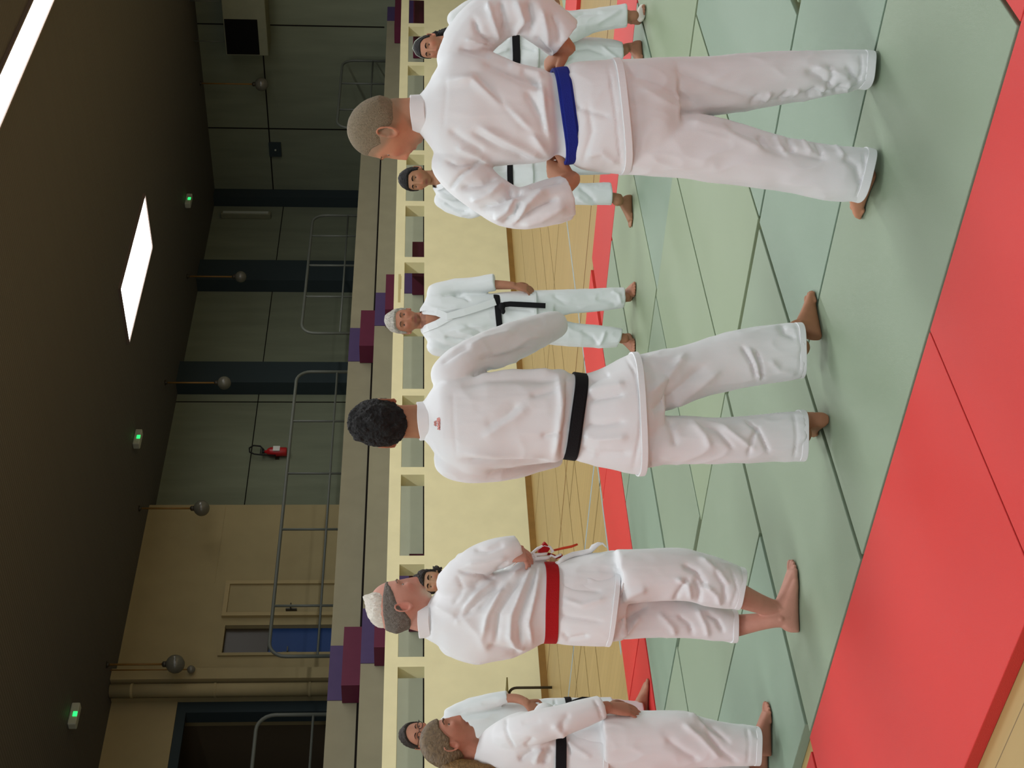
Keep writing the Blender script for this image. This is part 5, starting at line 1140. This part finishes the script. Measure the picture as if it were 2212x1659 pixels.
# ===== woman with the bandaged foot, behind the man in the blue belt
def woman_far():
    pe = person_at('person with pulled-back black hair and braid, black belt, bandaged right foot', 1390, 80)
    D = 9.68
    bd = Body()
    bd.loft(rings(ident, [((958, 72), (962, 122), .055), ((972, 52), (978, 138), .085), ((995, 32), (1003, 146), .10), ((1040, 22), (1045, 140), .112), ((1085, 26), (1088, 138), .11), ((1115, 28), (1116, 142), .105), ((1135, 24), (1136, 148), .115), ((1162, 18), (1162, 154), .13)], D), 32, 2.2)
    bd.chain([P(985, 42, D), P(1010, 20, D), P(1060, 0, D), P(1110, -12, D-.05), P(1140, -10, D-.1)], [.062, .056, .052, .050, .048], 16, True)
    bd.chain([P(990, 134, D), P(1020, 150, D), P(1060, 158, D), P(1110, 166, D-.05), P(1140, 168, D-.1)], [.062, .056, .052, .050, .048], 16, True)
    folds = [([(1070, 100), (1090, 90), (1100, 80)], 3, -7), ([(1060, 120), (1085, 110), (1100, 105)], 3, 7), ([(1125, 100), (1140, 105), (1158, 110)], 3, -6), ([(1000, 30), (1030, 20), (1060, 12)], 3, -6)]
    clothes('jacket', bd, pe, M['gi_cool'], folds, .008, 3, .003, 9, 44.0)
    bd = Body()
    bd.loft(rings(ident, [((1120, 30), (1120, 142), .10), ((1165, 22), (1165, 148), .115), ((1200, 20), (1200, 146), .11), ((1222, 24), (1222, 144), .10)], D), 26)
    bd.loft(rings(ident, [((1180, 22), (1180, 90), .095), ((1230, 24), (1232, 92), .09), ((1280, 20), (1284, 70), .08), ((1320, 13), (1325, 62), .075), ((1352, 9), (1354, 57), .072)], D-.1), 24)
    bd.loft(rings(ident, [((1180, 82), (1180, 146), .095), ((1230, 82), (1232, 140), .09), ((1280, 82), (1284, 136), .08), ((1320, 86), (1322, 132), .075), ((1343, 92), (1345, 129), .07)], D+.08), 24)
    folds = [([(1230, 60), (1290, 50), (1345, 20)], 5, 6), ([(1230, 110), (1270, 105), (1310, 120)], 4, -6), ([(1300, 100), (1320, 115), (1335, 125)], 3, 6), ([(1240, 40), (1260, 30), (1300, 30)], 4, -5)]
    clothes('trousers', bd, pe, M['gi_cool'], folds, .008, 3, .0035, 9, 55.0)
    band('belt', (1111, 25), (1114, 144), D, .122, .05, M['belt_black'], pe, .010)
    hk = dict(nose=.9)
    fr = head_frame(P(930, 101, D), view_vec(-.46, -.89, .02), view_vec(-.10, 0, 1), .93)
    bd = Body()
    bd.chain([P(938, 96, D+.02), P(958, 93, D+.01), P(985, 92, D)], [.05, .048, .056])
    bd.loft(rings(ident, [((970, 66), (972, 120), .06), ((1000, 50), (1000, 125), .08), ((1080, 45), (1080, 118), .08), ((1150, 35), (1150, 130), .09)], D), 22)
    bd.chain([P(1180, 55, D-.1), P(1270, 48, D-.1), P(1370, 33, D-.1)], [.06, .045, .034]); bd.chain([P(1180, 112, D+.08), P(1270, 110, D+.08), P(1350, 108, D+.08)], [.06, .045, .034])
    bd.chain([P(985, 42, D), P(1060, 0, D), P(1110, -12, D-.06), P(1165, -8, D-.14)], [.042, .034, .032, .025]); bd.chain([P(990, 134, D), P(1060, 158, D), P(1110, 166, D-.06), P(1165, 168, D-.14)], [.042, .034, .032, .025])
    hand(bd, P(1165, -8, D-.14), view_vec(-.1, -.1, -1), view_vec(.8, -.6, 0), -1, .9); hand(bd, P(1165, 168, D-.14), view_vec(.1, -.1, -1), view_vec(-.8, -.6, 0), 1, .9)
    t1 = view_vec(.10, -1, 0); h1 = ground(1396, 22) - t1*.22; foot(bd, h1, t1, -1, P(1352, 34, D-.1), .24, .034)
    t2 = view_vec(-.90, -.43, 0); h2 = ground(1386, 92); foot(bd, h2, t2, 1, P(1342, 110, D+.08), .235, .034)
    skin_body(pe, bd, fr, dict(base=(174, 124, 98)), .005, 1, hk)
    hb = hair_material('black_hair_pulled', (18, 16, 16), .3, .65, (25, 6, 25))
    hair_shell('hair', pe, fr, hairline(.072, -.002, -.075, .044), lambda S, p: .006+.004*np.clip(-p[:, 1], 0, 1), hb, .15, 40, .009, (120, 90), **hk)
    bt = Body(); bt.chain([P(940, 80, D+.10), P(952, 74, D+.10), P(965, 70, D+.06), P(980, 66, D+.02), P(1000, 66, D-.10)], [.03, .028, .026, .024, .016], 14)
    co, fa = fuse(bt, .006, 1); co = crease(co, fa, [], .007, 45, 3.0, (1, 1, 1)); emit_mesh('braid', co, fa, hb, pe)
    pts = []
    for xx, zz in ((-.074, .045), (-.066, .072), (-.045, .102), (0, .122), (.045, .102), (.066, .072), (.074, .045)): pts.append(Vector(to_world(fr, np.array([[xx*1.07, .010, zz*1.05]]))[0]))
    MB().tube(pts, .0026, 8).build('hair_band', M['plastic'], pe, smooth=True, origin=pe.location)
    face_parts(pe, fr, (30, 22, 20), .004, **hk)
    bb = Body(); k = h1 + t1*.165
    sdir = np.cross(t1, nZ)
    bb.loft([(k-t1*.035+nZ*.026, sdir*.050, nZ*.025), (k+nZ*.024, sdir*.053, nZ*.0235), (k+t1*.030+nZ*.022, sdir*.051, nZ*.0215)], 24, 2.6)
    bb.build('bandage', material('white_bandage', (236, 234, 222), .8, .1), pe, smooth=True, origin=pe.location)
woman_far()

# ===== man with glasses behind the person with the ponytail
def man_glasses():
    pe = person_at('person with glasses and receding dark hair, one arm bent, behind the ponytailed one', 1392, 1530)
    D = 9.40
    bd = Body()
    bd.loft(rings(ident, [((948, 1558), (950, 1612), .056), ((962, 1545), (965, 1636), .085), ((985, 1535), (990, 1655), .105), ((1030, 1526), (1035, 1660), .12), ((1090, 1520), (1095, 1656), .12), ((1150, 1513), (1155, 1652), .12), ((1200, 1509), (1205, 1650), .118), ((1260, 1508), (1262, 1652), .125), ((1322, 1506), (1320, 1656), .14)], D), 32, 2.2)
    bd.chain([P(978, 1546, D), P(1005, 1530, D), P(1045, 1518, D-.03), P(1097, 1504, D-.06)], [.062, .056, .050, .040], 16, True)
    bd.chain([P(980, 1644, D), P(1010, 1660, D), P(1060, 1668, D-.03), P(1120, 1668, D-.1)], [.062, .056, .052, .046], 16, True)
    folds = [([(1000, 1548), (1040, 1540), (1085, 1532)], 3, -4), ([(985, 1560), (1020, 1556), (1060, 1552)], 4, 4), ([(1040, 1520), (1060, 1522), (1080, 1521)], 2.5, -2.5), ([(1190, 1560), (1240, 1540), (1300, 1520)], 3, -6), ([(1198, 1509), (1200, 1530), (1196, 1560)], 2.5, -6)]
    clothes('jacket', bd, pe, M['gi_cool'], folds, .008, 3, .0035, 9, 66.0)
    bd = Body()
    bd.loft(rings(ident, [((1240, 1510), (1240, 1650), .105), ((1310, 1510), (1310, 1655), .12), ((1345, 1512), (1345, 1650), .11)], D), 26)
    bd.loft(rings(ident, [((1300, 1512), (1300, 1580), .095), ((1345, 1513), (1348, 1572), .088), ((1388, 1517), (1390, 1562), .078)], D-.02), 24)
    bd.loft(rings(ident, [((1300, 1580), (1300, 1652), .095), ((1345, 1590), (1348, 1650), .088), ((1388, 1600), (1390, 1645), .078)], D+.04), 24)
    clothes('trousers', bd, pe, material('pinkish_cotton', (222, 206, 208), .85, .12), [], .008, 3, .0035, 9, 75.0)
    band('belt', (1226, 1506), (1232, 1653), D, .132, .042, M['belt_black'], pe, .010)
    strap('belt_end', [P(1222, 1560, D-.142), P(1230, 1530, D-.15), P(1240, 1517, D-.15), (P(1258, 1511, D-.145)), P(1285, 1512, D-.14)], .036, .006, M['belt_black'], pe)
    MB().tube([P(1200+5*math.sin(a), 1528+5*math.cos(a), D-.14) for a in np.linspace(0, 2*math.pi, 12, endpoint=False)], .006, 8, closed=True).build('cord_loop', M['gi_cool'], pe, smooth=True, origin=pe.location)
    hk = dict(nose=1.05)
    fr = head_frame(P(905, 1588, D), view_vec(.50, -.85, -.08), view_vec(.03, 0, 1), .99)
    bd = Body()
    bd.chain([P(915, 1588, D+.02), P(938, 1586, D+.01), P(965, 1588, D)], [.056, .054, .062])
    bd.loft(rings(ident, [((955, 1556), (957, 1618), .065), ((1000, 1546), (1000, 1640), .085), ((1150, 1530), (1150, 1636), .085), ((1300, 1525), (1300, 1636), .09)], D), 22)
    bd.chain([P(1290, 1545, D-.02), P(1345, 1543, D-.02), P(1384, 1540, D-.02)], [.06, .045, .036]); bd.chain([P(1290, 1615, D+.04), P(1345, 1620, D+.04), P(1384, 1622, D+.04)], [.06, .045, .036])
    bd.chain([P(978, 1550, D), P(1045, 1522, D-.03), P(1088, 1508, D-.06), P(1118, 1508, D-.09), P(1138, 1518, D-.12)], [.036, .028, .028, .030, .026]); bd.chain([P(980, 1644, D), P(1060, 1668, D-.03), P(1120, 1668, D-.1), P(1165, 1650, D-.16)], [.042, .036, .032, .026])
    hand(bd, P(1136, 1517, D-.12), view_vec(-.62, -.1, -.75), view_vec(.6, -.65, .2), -1, .95); hand(bd, P(1165, 1650, D-.16), view_vec(.5, 0, -.8), view_vec(-.5, -.7, .2), 1, .95)
    t1 = view_vec(.98, -.10, 0); h1 = ground(1400, 1538); foot(bd, h1, t1, 1, P(1380, 1530, D-.02), .25, .036)
    t2 = view_vec(.3, -.95, 0); h2 = ground(1398, 1622); foot(bd, h2, t2, 1, P(1380, 1622, D+.04), .25, .036)
    skin_body(pe, bd, fr, dict(base=(172, 120, 96), stubble=(130, 88, 70)), .005, 1, hk)
    hm = hair_material('dark_receding_hair', (44, 36, 30), .3, .6, (30, 30, 20))
    def m_(S, p):
        ln = np.interp(S[:, 1], [-.10, -.045, -.028, -.012, .022, .045, .07], [-.078, -.072, -.045, -.004, .004, .060, .095]); return sstep(S[:, 2]-ln, -.004, .008)
    hair_shell('hair', pe, fr, m_, lambda S, p: .008+.006*np.clip(p[:, 2], 0, 1), hm, .3, 60, .009, (120, 90), **hk)
    face_parts(pe, fr, (40, 30, 26), **hk)
    W = lambda x, y, z: Vector(to_world(fr, np.array([[x, y, z]]))[0])
    mb = MB()
    for s in (1, -1):
        mb.tube([W(s*.034+.023*math.cos(a), .105, .002+.017*math.sin(a)) for a in np.linspace(0, 2*math.pi, 18, endpoint=False)], .0022, 6, closed=True)
        mb.tube([W(s*.057, .105, .008), W(s*.074, .085, .010), W(s*.080, .0, .006)], .0022, 6)
    mb.tube([W(-.012, .106, .006), W(0, .109, .008), W(.012, .106, .006)], .002, 6)
    mb.build('glasses', M['rubber'], pe, smooth=True, origin=pe.location)
man_glasses()

# ===== person with curly dark hair, only the face shows beyond the old man's chin
def person_hidden():
    pe = person_at('person with dark curly hair, only the upper face showing behind the old one\'s chin', 1372, 1262)
    D = 10.0
    bd = Body()
    bd.loft(rings(ident, [((968, 1236), (968, 1276), .055), ((985, 1222), (985, 1290), .085), ((1010, 1208), (1010, 1304), .10), ((1090, 1214), (1090, 1298), .11), ((1170, 1218), (1170, 1294), .115), ((1190, 1212), (1190, 1300), .13)], D), 28, 2.2)
    for s in (-1, 1): bd.chain([P(1000, 1256+s*44, D), P(1060, 1256+s*52, D), P(1120, 1256+s*52, D-.04)], [.06, .052, .046], 16, True)
    clothes('jacket', bd, pe, M['gi_cool'], [], .009, 3, .003, 9, 91.0)
    bd = Body()
    bd.loft(rings(ident, [((1150, 1220), (1150, 1292), .10), ((1200, 1216), (1200, 1298), .11), ((1230, 1216), (1230, 1298), .10)], D), 24)
    for a, b in ((1216, 1254), (1260, 1298)): bd.loft(rings(ident, [((1200, a), (1200, b), .095), ((1290, a+2), (1290, b-2), .08), ((1350, a+3), (1350, b-3), .07)], D), 22)
    clothes('trousers', bd, pe, M['gi_cool'], [], .009, 3, .003, 9, 95.0)
    band('belt', (1138, 1212), (1138, 1300), D, .125, .042, M['belt_black'], pe, .010)
    fr = head_frame(P(932, 1256, D), view_vec(.10, -.99, -.05), view_vec(.05, 0, 1), .93)
    bd = Body()
    bd.chain([P(945, 1256, D+.02), P(962, 1256, D+.01), P(985, 1256, D)], [.05, .048, .056])
    bd.loft(rings(ident, [((975, 1236), (975, 1276), .06), ((1010, 1228), (1010, 1284), .08), ((1170, 1230), (1170, 1282), .09)], D), 22)
    for y in (1236, 1278): bd.chain([P(1190, y, D), P(1290, y, D), P(1356, y, D)], [.06, .045, .036])
    for s in (-1, 1):
        bd.chain([P(1000, 1256+s*44, D), P(1060, 1256+s*52, D), P(1120, 1256+s*52, D-.05), P(1160, 1256+s*48, D-.1)], [.042, .034, .032, .026])
        hand(bd, P(1160, 1256+s*48, D-.1), view_vec(0, -.1, -1), view_vec(-s*.8, -.6, 0), s, .92)
        t = view_vec(-s*.25, -.97, 0); h = ground(1373, 1257+s*21); foot(bd, h - t*.05, t, s, P(1350, 1257+s*21, D), .245, .034)
    skin_body(pe, bd, fr, dict(base=(176, 134, 104)), .005, 1)
    hb = hair_material('dark_curly_hair', (38, 30, 26), .3, .6, (20, 20, 20))
    hair_shell('hair', pe, fr, hairline(.060, -.03, -.08, .042), lambda S, p: .012+.006*np.clip(p[:, 2], 0, 1), hb, .7, 55, .010, (120, 90))
    bt = Body(); bt.ball(P(944, 1233, D+.05), nAS*.03, nAH*.03, nZ*.035, 14)
    co, fa = fuse(bt, .006, 1); co = crease(co, fa, [], .010, 40, 3.0, (1, 1, 1)); emit_mesh('hair_bun', co, fa, hb, pe)
    face_parts(pe, fr, (34, 26, 22), .0045)
person_hidden()
